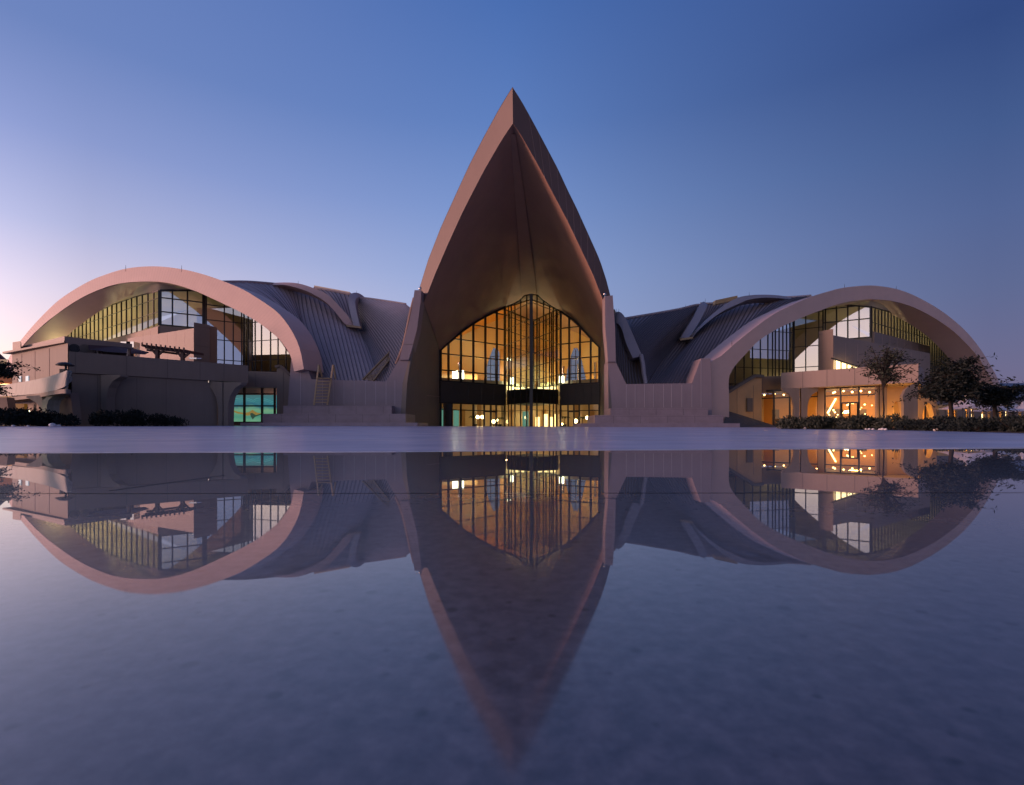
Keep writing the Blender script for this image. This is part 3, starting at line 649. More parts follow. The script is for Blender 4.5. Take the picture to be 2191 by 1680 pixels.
def wallseg(m, p0, p1, z0, z1, th=.4, off=0, jn=0):
    d = (p1 - p0).normalized(); nn = V((-d.y, d.x, 0)); a = V((p0.x, p0.y, z0)) + nn * off
    mi = m.mi; m.obox(a, p1 - p0, nn * th, (0, 0, z1 - z0)); m.mi = 1
    for k in range(1, jn):
        q = lerp(p0, p1, k / jn) + nn * (off - .004); m.bar(V((q.x, q.y, z0 + .02)), V((q.x, q.y, z1 - .02)), .035, .01, nn)
    m.mi = mi
wallseg(wl, lerp(A, B, .42), B, 5.5, 11.85, .4, -.2, 12)
wallseg(wl, B, BC, 5.5, 11.95, .4, -.25)
wallseg(wl, A, lerp(A, B, .42), 5.5, 7.95, .4, -.2)
wallseg(wl, BC, C, .3, 7.35, .4, -.1)
wallseg(wl, C, E, .3, 6.35, .4, -.1)
wl.build('sill_wall', [M['tan'], M['seamline']], lw)
# parapet block on the terrace with its dark end pier
P0, P1 = PL(273, 58), PL(414.6, 52); P2 = PL(449, 53.4)
pw = MB(); wallseg(pw, P0, P1, 6.2, 10.5, 1.2, 0, 8); pw.build('terrace_parapet', [M['tan'], M['seamline']], lw)
pw = MB(); d = (P1 - P0).normalized(); nn = V((-d.y, d.x, 0))
pw.plan([P1 + d * .02, P2, P2 - d * 3 + nn * 1.2, P1 + nn * 1.25 + d * .02 - d * .5 + nn * 1.5], 6.2, 11.1); pw.mi = 1
e_ = (P2 - P1).normalized(); nq = V((e_.y, -e_.x, 0)) * .012
for z in (8.75, 10.75): pw.bar(V((P1.x, P1.y, z)) + nq, V((P2.x, P2.y, z)) + nq, .04, .02)
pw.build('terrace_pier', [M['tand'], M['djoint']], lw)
cb = MB(); p = W(419, 767, 51.7); cb.bar(p + V((-.6, -.1, 0)), p + V((.1, 0, 0)), .14); cb.bar(p, p + V((.3, .4, .05)), .08); cb.build('security_camera', M['chrome'], lw)
# inside the wing
def interior(parent, pts, zf, zc, light, back_off=7):
    m = MB(); off = V((0, back_off, 0))
    for i, (a, b) in enumerate(zip(pts, pts[1:])): m.poly([V((a.x, a.y, zf)) + off, V((b.x, b.y, zf)) + off, V((b.x, b.y, zc[i + 1])) + off, V((a.x, a.y, zc[i])) + off])
    m.build('inner_wall', M['cream'], parent, .2)
    m = MB(); m.prism([V((p.x, p.y + .3, zf)) for p in pts] + [V((p.x, p.y + back_off, zf)) for p in pts[::-1]], (0, 0, -.3)); m.build('inner_floor', M['tand'], parent)
def inner_ceiling(parent, back, off=7.2):
    m = MB(); m.loft([[p + V((0, off * t / 4, -.1 * t + .02)) for p in back] for t in range(5)]); m.build('inner_ceiling', M['wingsoffit'], parent)
interior(lw, [A, B, C, E], 7.2, [13, 16, 14.5, 8], None); inner_ceiling(lw, back)
for x, D, z, e in ((150, 85, 7.6, 1500), (200, 78, 7.6, 1700), (270, 71, 7.6, 1700), (345, 62.5, 7.6, 1000)): lamp(PL(x, D).x, D, z, e, (1, .84, .48))
ul_ = PL(95, 70); lamp(ul_.x, ul_.y, 8.2, 2200, (1, .78, .32), .4); ul_ = PL(150, 66); lamp(ul_.x, ul_.y, 8.2, 500, (1, .78, .32), .4)
# roof sheets
seamed('seamed_roof', [((452, 606, 56.6), (560, 664, 56), (650, 790, 55)), ((520, 605, 62), (610, 668, 60), (668, 800, 55.4)), ((560, 607, 66), (632, 690, 61), (678, 812, 55.2)), ((600, 611, 69), (648, 700, 62), (692, 815, 55)),
   ((638.7, 617, 71), (655, 706, 63), (706, 818, 55)), ((669.6, 630, 71), (692, 714, 63), (724, 818, 55)), ((711.6, 659, 70), (728, 722, 63), (752, 818, 55)), ((745, 690, 69), (762, 742, 62), (782, 818, 55)), ((770, 702, 69), (792, 758, 62), (816, 826, 54.9))], 30, lw)
seamed('seamed_roof', [((766, 702, 69), (790, 758, 62), (814, 826, 54.9)), ((763, 675, 71), (800, 738, 63.5), (840, 808, 55.3)), ((758, 645, 71), (812, 700, 63.5), (856, 765, 56)), ((776, 640, 70.5), (832, 680, 63.5), (872, 722, 57.3)), ((830, 647, 69), (860, 668, 63.5), (882, 694, 58.5)), ((868, 653, 67.5), (882, 664, 63.5), (894, 678, 60))], 34, lw, step=.16)
seamed('upper_roof', [((672, 618, 80), (690, 632, 78), (700, 645, 76)), ((710, 624, 80), (722, 640, 78), (735, 668, 76)), ((752, 632, 80), (756, 660, 78), (764, 705, 76))], 10, lw, step=.1)
def flat_rib(name, parent, up, lowr, D0, D1, depth, m):
    n = 26; u = [V(p) for p in smoothpts([tuple(W(x, y, lerp(D0, D1, k / (len(up) - 1)))) for k, (x, y) in enumerate(up)], n)]; l_ = [V(p) for p in smoothpts([tuple(W(x, y, lerp(D0, D1, k / (len(lowr) - 1)) - .6)) for k, (x, y) in enumerate(lowr)], n)]
    b = MB(); o = V((0, depth, -.4 * depth * .3)); b.sweep([[u[k], u[k] + o, l_[k] + o, l_[k]] for k in range(n)]); return b.build(name, m, parent)
flat_rib('roof_rib', lw, [(560, 607), (604.7, 604.5), (638, 606.5), (672, 617), (702.7, 632), (727, 656.6), (742.5, 674), (757, 697)], [(575, 611), (604.7, 609.5), (628, 614), (661, 625), (694, 644), (716, 666), (735, 690), (748, 699)], 68, 66.5, 2, M['wingface'])
flat_rib('roof_rib', lw, [(783, 638), (769, 628), (755, 627), (746, 636), (748, 663), (757, 698)], [(779, 641), (768, 636), (763, 637), (760, 648), (763, 668), (771, 700)], 72, 66, 1.2, M['metalrib'])
m = MB(); m.bar(W(742, 697, 65.4), W(773, 701, 65.4), .25, .25); m.build('gutter', M['ladder'], lw)
m = MB(); m.obox(W(672, 620, 82), W(748, 634, 82) - W(672, 620, 82), (0, 1, 0), (0, 0, .7)); m.build('rooflight_strip', M['cream'], lw)
seamed('side_roof', [((887, 640, 53.4), (884, 645, 55), (881, 650, 57)), ((880, 668, 53.4), (876, 676, 55), (873, 684, 57)), ((872, 706, 53.4), (867, 716, 55), (863, 726, 57)), ((862, 748, 53.4), (857, 758, 55), (853, 768, 57)), ((848, 782, 53.4), (843, 792, 55), (838, 802, 57))], 8, lw, M['canopy'], step=.05, k=4)
rods(lw, [(269, 575, 55.5), (388.5, 576, 54.5), (638, 607, 67.5), (763, 628, 71), (837, 649, 75), (635.5, 729, 53.3), (655, 752, 54)])

# ---- right wing
rwg = thing('vaulted_wing', 'right vaulted wing with dark unlit arch over zigzag glass and a seamed roof', 'building', (40, 60, .4), 'vaulted wings of the building')
ro_ = [(1520, 925), (1520, 880), (1520, 820), (1520, 776), (1540, 764), (1573, 735), (1614, 702), (1654.7, 673), (1695.4, 652.5), (1736, 635), (1777, 622.5), (1807.5, 615.4), (1856.6, 611), (1887, 613), (1917.7, 618.5), (1948, 628.7), (1979, 644), (2009.4, 662), (2040, 684.7), (2070.6, 713), (2097, 746), (2117.4, 778.4), (2133.7, 808), (2142, 830)]
ri_ = [(1560, 925), (1560, 892), (1560, 850), (1560, 807), (1573, 782.5), (1593.5, 760), (1614, 737.7), (1634, 721.4), (1665, 703), (1695.4, 688.8), (1726, 675.5), (1756.6, 664), (1787, 653), (1818, 645.5), (1854, 641), (1867, 640.5), (1907.5, 644), (1948, 655), (1989, 674.5), (2030, 701), (2060, 727.5), (2091, 762), (2111, 793), (2122, 813), (2128, 830)]
RD = ((1540, 54), (2125, 66))
o2, i2, bk2 = arch_rib(rwg, ro_, ri_, RD[0], RD[1], 3.2, 80, False)
rB, rC, rE, rA = PL(1865, 62), PL(1698.5, 66.7), PL(1552, 64), PL(2100, 84)
rA = rB + (PL(1972.7, 71.7) - rB) * 2.6
uCB = facet_u(1759.6, rC, rB); CB = lerp(rC, rB, uCB)
fpts = [(1565, 800), (1573, 782.5), (1593.5, 760), (1614, 737.7), (1634, 721.4), (1665, 703), (1695.4, 688.8), (1726, 675.5), (1756.6, 664), (1787, 653), (1818, 645.5), (1854, 641), (1867, 640.5), (1907.5, 644), (1948, 655), (1989, 674.5), (2030, 701), (2060, 727.5), (2091, 762), (2111, 793), (2121, 813)]
front = [W(x, y, lerp(54, 66, (x - 1540) / 585)) + bk2 * .02 for x, y in fpts]
topE = [(1560, 790), (1573, 760), (1593.5, 738), (1614, 716), (1634, 700), (1665, 682), (1697, 668)]
topC = [(1700, 668), (1726, 655), (1759.6, 645)]
topB = [(1759.6, 645), (1790, 650), (1818, 653), (1854, 656), (1865, 657)]
topA = [(1865, 657), (1907, 669), (1948, 688), (1989, 710), (2030, 737), (2055, 765), (2078, 800), (2087, 822)]
back2 = [pt(x, y, rE, rC) for x, y in topE] + [pt(1728, 655, rC, rB), pt(1757, 645, rC, rB)] + [pt(x, y, rC, rB) for x, y in topB[1:4]] + [pt(x, y, rB, rA) for x, y in topA] 
back2 = back2[:7] + back2[7:]
fr = [V(p) for p in front]
while len(back2) > len(fr): back2.pop(-2)
while len(back2) < len(fr): back2.insert(-1, lerp(back2[-2], back2[-1], .5))
soft(rwg, fr, back2)
facade('window_frame', rwg, rB, rA, 8.0, topz(topA, rB, rA), [i / 44 for i in range(45)], [10.0, 13.2, 15.6], M['glass'], .085, .14, wide=(0,))
facade('window_frame', rwg, CB, rB, 11.3, topz(topB, CB, rB), mu([1761, 1766, 1790, 1814, 1838, 1862], CB, rB), [13.7, 15.4], M['glass'], .16, .25, wide=(0,))
facade('window_frame', rwg, rC, CB, 7.0, topz(topC, rC, CB), mu([1699.5, 1724, 1752], rC, CB), [8.2, 10.9, 13.2, 15.2], M['glass'], .13, .18)
facade('window_frame', rwg, rE, rC, 3.4, topz(topE, rE, rC), mu([1573, 1592, 1610, 1627, 1643, 1653, 1659, 1667, 1675, 1683, 1690, 1697], rE, rC), [5.8, 8.0, 10.4, 12.8], M['glass'], .10, .14)
wl = MB(); wallseg(wl, CB, rB, 5.0, 11.25, .4, -.25); wallseg(wl, rB, lerp(rB, rA, .43), 7.0, 12.0, .35, -.3, 8); wallseg(wl, rB, rA, 3.0, 7.95, .4, -.2, 14); wallseg(wl, rC, CB, .3, 6.95, .4, -.1); wl.build('sill_wall', [M['tan'], M['seamline']], rwg)
Q0, Q1 = PL(1783, 56.5), PL(1990, 66); Q2 = PL(1752, 58)
pw = MB(); zt = 10.4
d = (Q1 - Q0).normalized(); nn = V((-d.y, d.x, 0))
pw.prism([V((Q0.x, Q0.y, 6.2)), V((Q1.x, Q1.y, 6.2)), V((Q1.x, Q1.y, 10.0)), V((Q0.x, Q0.y, 10.6))], nn * 1.1); pw.mi = 1
for k in range(1, 9):
    q = lerp(Q0, Q1, k / 9) - nn * .004; pw.bar(V((q.x, q.y, 6.3)), V((q.x, q.y, 9.9)), .035, .01, nn)
pw.build('terrace_parapet', [M['tan'], M['seamline']], rwg)
pw = MB(); pw.plan([Q2, Q0 - d * .02, Q0 + nn * 1.1 - d * .02, Q0 * 1.05 - d * .3, Q2 * 1.045], 6.2, 11.3); pw.mi = 1
e_ = (Q0 - Q2).normalized(); nq = V((e_.y, -e_.x, 0)) * .012
for z in (8.9, 10.95): pw.bar(V((Q2.x, Q2.y, z)) + nq, V((Q0.x, Q0.y, z)) + nq, .04, .02)
pw.build('terrace_pier', [M['tand'], M['djoint']], rwg)
lt = MB(); p, q = PL(1786, 55.9), PL(1836, 57.4)
lt.prism([V((p.x, p.y, 6.4)), V((q.x, q.y, 6.4)), V((q.x, q.y, 7.05)), V((p.x, p.y, 7.75))], (0, .1, 0)); lt.mi = 1
for t in (0, .25, .5, .75, 1): lt.bar(lerp(p, q, t) + V((0, -.06, 6.4)), lerp(p, q, t) + V((0, -.06, lerp(7.75, 7.05, t))), .1, .08)
lt.bar(p + V((-.4, -.06, 7.95)), q + V((.3, -.06, 7.08)), .14, .12)
lt.build('terrace_window', [M['softlamp'], M['frame']], rwg)
rA2 = lerp(rB, rA, .9)
interior(rwg, [rE, rC, rB, rA2], 6.0, [7, 14, 15.5, 9], None); inner_ceiling(rwg, back2)
for x, D, z, e in ((1660, 72, 6.3, 100), (1790, 70, 6.3, 900), (1850, 66, 6.3, 900), (1920, 72, 6.3, 800), (1990, 77, 6.3, 600)): lamp(PL(x, D).x, D, z, e, (1, .84, .48))
# wall under the left end of the arch with raking coping, and the shop recess
rl = MB(); D_ = 57.5
rl.prism([W(1552, 915, 56.2), W(1552, 843, 56.2), W(1612, 806, 57), W(1630, 806.5, 57.2), W(1630, 915, 57.2)], (0, .5, 0)); rl.mi = 1
rl.bar(W(1554, 841, 56), W(1613, 804.5, 56.8), .5, .3); rl.bar(W(1613, 804.5, 56.8), W(1632, 805.5, 57), .5, .3)
for x in (1577, 1612): rl.bar(W(x, 825, 56.3), W(x, 900, 56.3), .03, .02, V((0, 1, 0)))
rl.bar(W(1604, 852, 56.6), W(1604, 881, 56.6), .62, .2, V((0, 1, 0)))
rl.build('side_wall', [M['ochre'], M['djoint']], rwg)
rl = MB(); rl.prism([W(1631, 805, 58.6), W(1690, 805, 60), W(1690, 842, 60), W(1631, 840.5, 58.6)], (0, .5, 0)); rl.build('recess_wall', M['tand'], rwg)
seamed('seamed_roof', [((1334, 684, 67), (1338, 690, 63.5), (1344, 696, 60)), ((1400, 673, 68.5), (1374, 695, 63.5), (1353, 717, 59.5)), ((1450, 664, 70), (1406, 700, 63.5), (1365, 742, 58.6)), ((1497, 655, 71.5), (1436, 705, 64), (1374, 768, 57.5)), ((1483, 685, 72), (1432, 735, 64.5), (1381, 793, 56.5)), ((1464, 712, 70), (1424, 763, 63), (1386, 820, 55.4))], 34, rwg, step=-.16)
seamed('seamed_roof', [((1464, 712, 70), (1424, 763, 63), (1386, 822, 55.4)), ((1480, 722, 69), (1444, 770, 62.5), (1404, 822, 55.2)), ((1507, 697, 70), (1470, 752, 62.5), (1428, 822, 55)), ((1543, 668, 71), (1507, 738, 62.5), (1457, 822, 55)), ((1584, 649, 72), (1546, 725, 62.5), (1482, 822, 55)), ((1634, 639, 72), (1592, 700, 62), (1522, 785, 55.6)), ((1689, 638, 70), (1640, 668, 61.5), (1566, 740, 57.2)), ((1733, 635, 66), (1698, 648, 61.5), (1640, 684, 58.5))], 32, rwg, step=-.22)
seamed('upper_roof', [((1498, 651, 80), (1494, 680, 77), (1474, 724, 73)), ((1520, 651, 80), (1508, 680, 77), (1478, 724, 73)), ((1545, 648, 80), (1522, 678, 77), (1484, 724, 73)), ((1580, 640, 80), (1540, 670, 77), (1490, 724, 73))], 12, rwg, step=-.1)
flat_rib('roof_rib', rwg, [(1700, 640), (1689, 636), (1665, 632), (1634, 630.5), (1603.7, 632), (1579, 637), (1549, 653), (1520, 676), (1496, 700), (1470, 725)], [(1697, 641), (1686, 640), (1665, 638), (1634, 637), (1603, 641), (1583, 649), (1545, 667), (1512, 691), (1490, 712), (1480, 727)], 68, 66.5, 2, M['metalrib'])
flat_rib('roof_rib', rwg, [(1506, 645), (1499, 651), (1484, 678), (1456, 723)], [(1514, 652), (1512, 657), (1498, 686), (1474, 723)], 72, 66, 1.2, M['metalrib'])
flat_rib('roof_rib', rwg, [(1313, 672), (1321, 667), (1330, 670), (1340, 684), (1356, 720), (1374, 762)], [(1311, 700), (1316, 692), (1324, 694), (1332, 708), (1340, 735), (1354, 766)], 60, 57.5, 2.2, M['metalrib'])
seamed('side_roof', [((1312, 665, 60), (1314, 720, 57), (1316, 773, 55.6)), ((1322, 690, 60), (1324, 740, 57), (1328, 796, 55.6)), ((1338, 735, 60), (1340, 775, 57), (1342, 824, 55.6)), ((1356, 766, 60), (1358, 795, 57.5), (1362, 824, 55.6)), ((1374, 770, 59), (1377, 798, 57.5), (1382, 824, 55.6))], 13, rwg, M['tand'], step=-.12)
m = MB(); m.tube([W(1372, 760, 57.2), W(1376, 780, 56.6), W(1378, 800, 56), W(1382, 823, 55.2)], .26); m.build('valley_gutter', M['metalrib'], rwg)
m = MB(); m.bar(W(1455, 727, 65), W(1482, 723, 65), .28, .25); m.build('gutter', M['ladder'], rwg)
m = MB(); m.obox(W(1531, 651, 76), W(1578, 641, 76) - W(1531, 651, 76), (0, 1, 0), (0, 0, .6)); m.build('rooflight_strip', M['ochre'], rwg)
rods(rwg, [(1467, 658, 75), (1509, 645, 72), (1603, 632, 67.5), (1807, 615, 59.5), (1917.7, 619, 61.8), (1319, 668, 60), (1324, 668, 60), (1566, 737, 54.6)])
# ------------------------------------------------------------------ terrace block in front of the left wing
tb = thing('terrace_block', 'dark flat-roofed block with flared fin columns in front of the left wing', 'building', (-35, 40, .4))
K0, KR, KL = PL(147, 40), PL(531, 49), PL(26, 46)
dF = (KR - K0).normalized(); nF = V((-dF.y, dF.x, 0)); dL = (KL - K0).normalized()
def off(p, k): return p + nF * k
m = MB(); m.plan([K0, KR, KR + nF * 6, K0 + nF * 9], 4.63, 6.29); m.mi = 1
for t in (.03, .28, .5, .69, .84, .86):
    if t == .86: continue
    q = lerp(K0, KR, t) - nF * .004; m.bar(V((q.x, q.y, 4.65)), V((q.x, q.y, 6.27)), .035, .012, nF)
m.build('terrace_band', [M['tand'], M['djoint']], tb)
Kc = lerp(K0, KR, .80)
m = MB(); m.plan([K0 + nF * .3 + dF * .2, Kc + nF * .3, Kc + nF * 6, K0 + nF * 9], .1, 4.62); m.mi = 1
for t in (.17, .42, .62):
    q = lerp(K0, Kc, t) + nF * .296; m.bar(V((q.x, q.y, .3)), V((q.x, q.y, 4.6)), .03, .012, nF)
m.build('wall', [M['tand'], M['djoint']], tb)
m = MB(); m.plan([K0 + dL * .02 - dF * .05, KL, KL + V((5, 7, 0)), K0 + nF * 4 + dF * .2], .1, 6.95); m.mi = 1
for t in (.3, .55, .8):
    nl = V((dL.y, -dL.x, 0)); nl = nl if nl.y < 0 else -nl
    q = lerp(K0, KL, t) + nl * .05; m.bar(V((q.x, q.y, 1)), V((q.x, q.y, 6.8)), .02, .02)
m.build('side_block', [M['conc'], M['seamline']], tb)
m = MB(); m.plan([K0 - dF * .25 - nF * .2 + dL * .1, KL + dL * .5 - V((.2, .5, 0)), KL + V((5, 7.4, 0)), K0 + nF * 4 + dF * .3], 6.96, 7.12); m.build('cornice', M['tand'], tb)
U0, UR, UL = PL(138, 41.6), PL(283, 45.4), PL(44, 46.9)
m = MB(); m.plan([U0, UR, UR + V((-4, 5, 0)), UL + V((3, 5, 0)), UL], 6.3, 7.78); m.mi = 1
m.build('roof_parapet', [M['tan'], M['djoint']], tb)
m = MB(); m.plan([PL(27, 45.8), PL(44, 45.2), PL(46, 47), PL(29, 47.4)], 7.13, 8.0); m.build('roof_upstand', M['tan'], tb)
for x in (159, 181):
    t = facet_u(x, U0, UR); c = lerp(U0, UR, t); dd = (UR - U0).normalized(); nn = V((-dd.y, dd.x, 0)); c = V((c.x, c.y, ZZ(745.5, c.y)))
    m = MB(); R_ = .36
    for r0, r1, dz in ((0, R_ * .8, .02), (R_ * .8, R_, .07)):
        ring = [[c - nn * (dz if k else dz) + dd * (r * math.cos(a * math.pi / 12)) + V((0, 0, r * math.sin(a * math.pi / 12))) for a in range(24)] for k, r in enumerate((r0 + 1e-4, r1))]
        m.loft(ring, True)
        m.loft([ring[1], [p + nn * (dz + .05) for p in ring[1]]], True)
    m.build('round_vent', M['dark'] if x < 170 else M['tand'], tb)
m = MB()
for x, w_ in ((205, .8), (258, .9), (270, .7)):
    p = PL(x, 47.2); m.box(p.x, p.x + w_, p.y, p.y + .8, 6.3, ZZ(731 if x > 250 else 736, 47.2))
m.build('roof_unit', M['chrome'], tb)
for y0, x0, x1 in ((805, 42, 47), (803.5, 57, 63)):
    t = facet_u(x0, K0, KL); p = lerp(K0, KL, t); nl = V((-.55, -.84, 0)) * .06; q = lerp(K0, KL, facet_u(x1, K0, KL))
    m = MB(); h = .5; z0 = ZZ(817.5, p.y)
    m.obox(V((p.x, p.y, z0)) + nl * 1.2, q - p, -nl, (0, 0, h)); m.build('window', mat('lit_blue_window', (.3, .4, .5), .2, emit=(.5, .75, .9), es=.35), tb)
def fin(pts, D, label_parent):
    b = MB(); b.prism([W(x, y, D) for x, y in pts], V((.25, .55, 0))); b.build('fin_column', M['conc'], label_parent)
fin([(216, 905), (227, 905), (228, 850), (232, 830), (241, 815.5), (257, 806), (257.5, 802.5), (216, 802.5)], 41.35, tb)
fin([(475.5, 912), (467, 912), (466, 870), (462.5, 850), (453, 833), (447.8, 826), (447.8, 815), (475.5, 818)], 47.0, tb)
fin([(478.5, 912), (487.5, 912), (488.5, 865), (492, 848), (502, 831), (515, 823), (516.5, 818), (478.5, 818)], 47.0, tb)
m = MB(); m.bar(W(447.5, 815.5, 46.9), W(449, 815.5, 46.9), .3, .3); m.build('wall_lamp', M['chrome'], tb)
# recess with the shop window between block and plinth
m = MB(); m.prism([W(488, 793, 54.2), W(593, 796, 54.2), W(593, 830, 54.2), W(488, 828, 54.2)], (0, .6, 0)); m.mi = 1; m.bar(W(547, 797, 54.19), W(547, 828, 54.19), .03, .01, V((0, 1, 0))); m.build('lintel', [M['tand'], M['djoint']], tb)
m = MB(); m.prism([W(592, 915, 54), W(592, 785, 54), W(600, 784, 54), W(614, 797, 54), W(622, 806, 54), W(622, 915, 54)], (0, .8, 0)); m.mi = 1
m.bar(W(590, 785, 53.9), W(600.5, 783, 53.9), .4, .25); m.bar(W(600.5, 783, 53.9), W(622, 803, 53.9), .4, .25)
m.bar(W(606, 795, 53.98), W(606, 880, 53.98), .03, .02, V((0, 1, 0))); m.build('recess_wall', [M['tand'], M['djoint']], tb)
a, b = PL(486, 55), PL(590, 55)
def gu(x): return facet_u(x, a, b)
facade('window_frame', tb, a, b, .75, [(0, 4.75), (1, 4.75)], [gu(487), gu(523), gu(561), gu(588)], [2.65, 3.95], M['glassr'], .2, .2)
m = MB(); m.obox(V((a.x, 54.9, .1)), b - a, (0, .3, 0), (0, 0, .65)); m.build('window_sill', M['band'], tb)
# backlit picture of a swimmer behind the glass
mm = bpy.data.materials.new('backlit_water_picture'); mm.use_nodes = True; t = mm.node_tree; bs = t.nodes['Principled BSDF']
tcn = t.nodes.new('ShaderNodeTexCoord'); sxn = t.nodes.new('ShaderNodeSeparateXYZ'); t.links.new(tcn.outputs['Object'], sxn.inputs[0])
nz = t.nodes.new('ShaderNodeTexNoise'); nz.inputs['Scale'].default_value = .9; nz.inputs['Detail'].default_value = 3; t.links.new(tcn.outputs['Object'], nz.inputs['Vector'])
ma = t.nodes.new('ShaderNodeMath'); ma.operation = 'MULTIPLY_ADD'; ma.inputs[1].default_value = 1.2; t.links.new(nz.outputs['Fac'], ma.inputs[0]); t.links.new(sxn.outputs['Z'], ma.inputs[2])
mrr = t.nodes.new('ShaderNodeMapRange'); mrr.inputs['From Min'].default_value = 1.2; mrr.inputs['From Max'].default_value = 4.4; t.links.new(ma.outputs[0], mrr.inputs[0])
rp = t.nodes.new('ShaderNodeValToRGB'); e = rp.color_ramp.elements; e[0].color = (.22, .55, .33, 1); e[1].color = (.06, .22, .26, 1)
for p_, c_ in ((.3, (.08, .36, .28, 1)), (.5, (.20, .48, .30, 1)), (.66, (.02, .17, .27, 1)), (.8, (.05, .26, .33, 1))):
    q = e.new(p_); q.color = c_
t.links.new(mrr.outputs[0], rp.inputs[0]); t.links.new(rp.outputs[0], bs.inputs['Emission Color']); bs.inputs['Emission Strength'].default_value = .85; bs.inputs['Base Color'].default_value = (.02, .03, .03, 1)
M['skinpic'] = mat('picture_skin', (.1, .06, .02), emit=(.30, .22, .06), es=.9); M['darkpic'] = mat('picture_dark', (.01, .02, .02), emit=(.02, .07, .05), es=1); M['waveline'] = mat('picture_wave', (.1, .2, .2), emit=(.07, .34, .38), es=.8)
m = MB(); m.obox(V((a.x, 56, .8)), b - a, (0, .1, 0), (0, 0, 3.1))
def pic(z): return [W(445 + x * .0917, 770.3 + y * .0917, 55.97) for x, y in z]
m.mi = 1; m.poly(pic([(540, 1125), (560, 1125), (620, 1185), (720, 1215), (850, 1235), (960, 1215), (1010, 1180), (1040, 1160), (1090, 1200), (1150, 1230), (1240, 1245), (1245, 1275), (1120, 1290), (1000, 1290), (910, 1300), (800, 1265), (690, 1250), (600, 1210)]))
m.mi = 2; m.poly([p + V((0, -.02, 0)) for p in pic([(985, 1250), (1030, 1235), (1080, 1265), (1120, 1290), (1240, 1250), (1245, 1275), (1100, 1330), (1045, 1390), (1000, 1320)])])
m.mi = 3
for xs_ in ([(470, 950), (600, 910), (760, 890), (900, 890), (1000, 920), (1060, 945)], [(1060, 945), (1130, 900), (1230, 890), (1340, 910), (1450, 950), (1550, 990)]):
    pp = pic(xs_); m.tube([p + V((0, -.01, 0)) for p in pp], .028, 4); m.tube([p + V((0, -.01, -.18)) for p in pp], .018, 4)
m.build('backlit_picture', [mm, M['skinpic'], M['darkpic'], M['waveline']], tb)

# pergolas on the terrace
pg = thing('pergola', 'solid-roofed red-brown terrace pergola with paired struts, nearer the corner of the block', 'pergola', W(238, 760, 44), 'pergolas on the left terrace')
m = MB(); m.prism([W(189, 738, 42.6), W(243, 741, 43.9), W(285, 751, 44.6), W(274, 756, 43.8), W(230, 753, 43), W(190, 748, 42.4)], (.3, 1.6, .12)); m.build('roof', M['pergola'], pg)
for x in (203, 211, 219, 272, 279):
    m = MB(); m.bar(W(x, 768, 43.2), W(x + (4 if x in (203, 272) else -2), 747, 43.2), .14); m.build('post', M['pergola'] if x in (203, 219, 279) else M['tan'], pg)
pg = thing('pergola', 'open red-brown timber pergola with notched rafter ends, in front of the pink parapet', 'pergola', W(357, 770, 45.4), 'pergolas on the left terrace')
m = MB(); m.bar(W(311, 743.5, 45), W(405, 755, 45.8), .13, .2); m.bar(W(314, 749, 46.2), W(402, 760, 47), .12, .18); m.build('beam', M['pergola'], pg)
for i in range(10):
    u = (i + .25) / 9.6; m = MB(); p = lerp(W(311, 741, 45), W(405, 752.5, 45.8), u); q = p + V((.25, 1.9, 0)); m.bar(p - V((.06, .45, -.02)), q, .1, .2); m.bar(p + V((-.06, -.45, -.05)), p + V((-.06, -.45, .28)), .09); m.build('rafter', M['pergola'], pg)
for x, y0 in ((337, 772), (391, 778)):
    D = 45.3 if x < 360 else 45.7
    m = MB(); m.bar(W(x, y0, D), W(x, 745 if x < 360 else 753, D), .26); m.bar(W(x, 762 if x < 360 else 768, D), W(x - 14, 746 if x < 360 else 751, D), .14); m.bar(W(x, 762 if x < 360 else 768, D), W(x + 14, 749 if x < 360 else 756, D), .14); m.build('post', M['pergola'], pg)

# curved concrete ramp
rp_ = thing('curved_ramp', 'pale curved concrete ramp parapet sweeping in from the left edge', 'ramp', (-40, 45, .4))
tops = [(-60, 830, 49), (0, 824, 43), (47.5, 817.7, 40.4), (95, 808, 36.8), (131, 797.5, 33.6), (143, 793, 32.9), (150, 799, 33.2), (154.5, 808, 33.8), (155.2, 813, 34.2)]
bots = [(-62, 852, 49), (-2, 848.6, 43), (42, 846, 40.4), (86, 841.5, 37), (114, 836, 34.4), (130, 831, 33.4), (143, 824.5, 33.2), (152, 817, 33.8), (155, 814, 34.2)]
t2, b2 = [W(*q) for q in smoothpts(tops, 60)], [W(*q) for q in smoothpts(bots, 60)]
pp = [V((p.x, p.y, 0)) for p in b2]
rings = []
for i in range(60):
    d = (pp[min(i + 1, 59)] - pp[max(i - 1, 0)]).normalized(); nn = V((-d.y, d.x, 0)) * .2
    rings.append([b2[i], t2[i], t2[i] + nn, b2[i] + nn])
m = MB(); m.sweep(rings, True); m.sm = [False] * len(m.f); m.build('parapet', M['ramp'], rp_)
m = MB(); m.plan([p for p in pp[:52]] + [PL(146, 37.5), PL(120, 39), PL(26, 45), PL(-40, 52)], 2.5, 2.78); m.build('deck', M['conc'], rp_)
m = MB()
for pts, D in (([(128, 838), (118, 838), (101, 848), (91, 857), (89, 866), (89, 905), (100, 905), (100, 868), (104, 856), (122, 842)], 36),
               ([(56, 851), (62, 853), (78, 862), (88, 874), (92, 905), (98, 905), (98, 870), (91, 856), (88, 846), (58, 847)], 37)):
    m.prism([W(x, y, D) for x, y in pts], (.2, .8, 0))
m.build('support', M['ramp'], rp_)
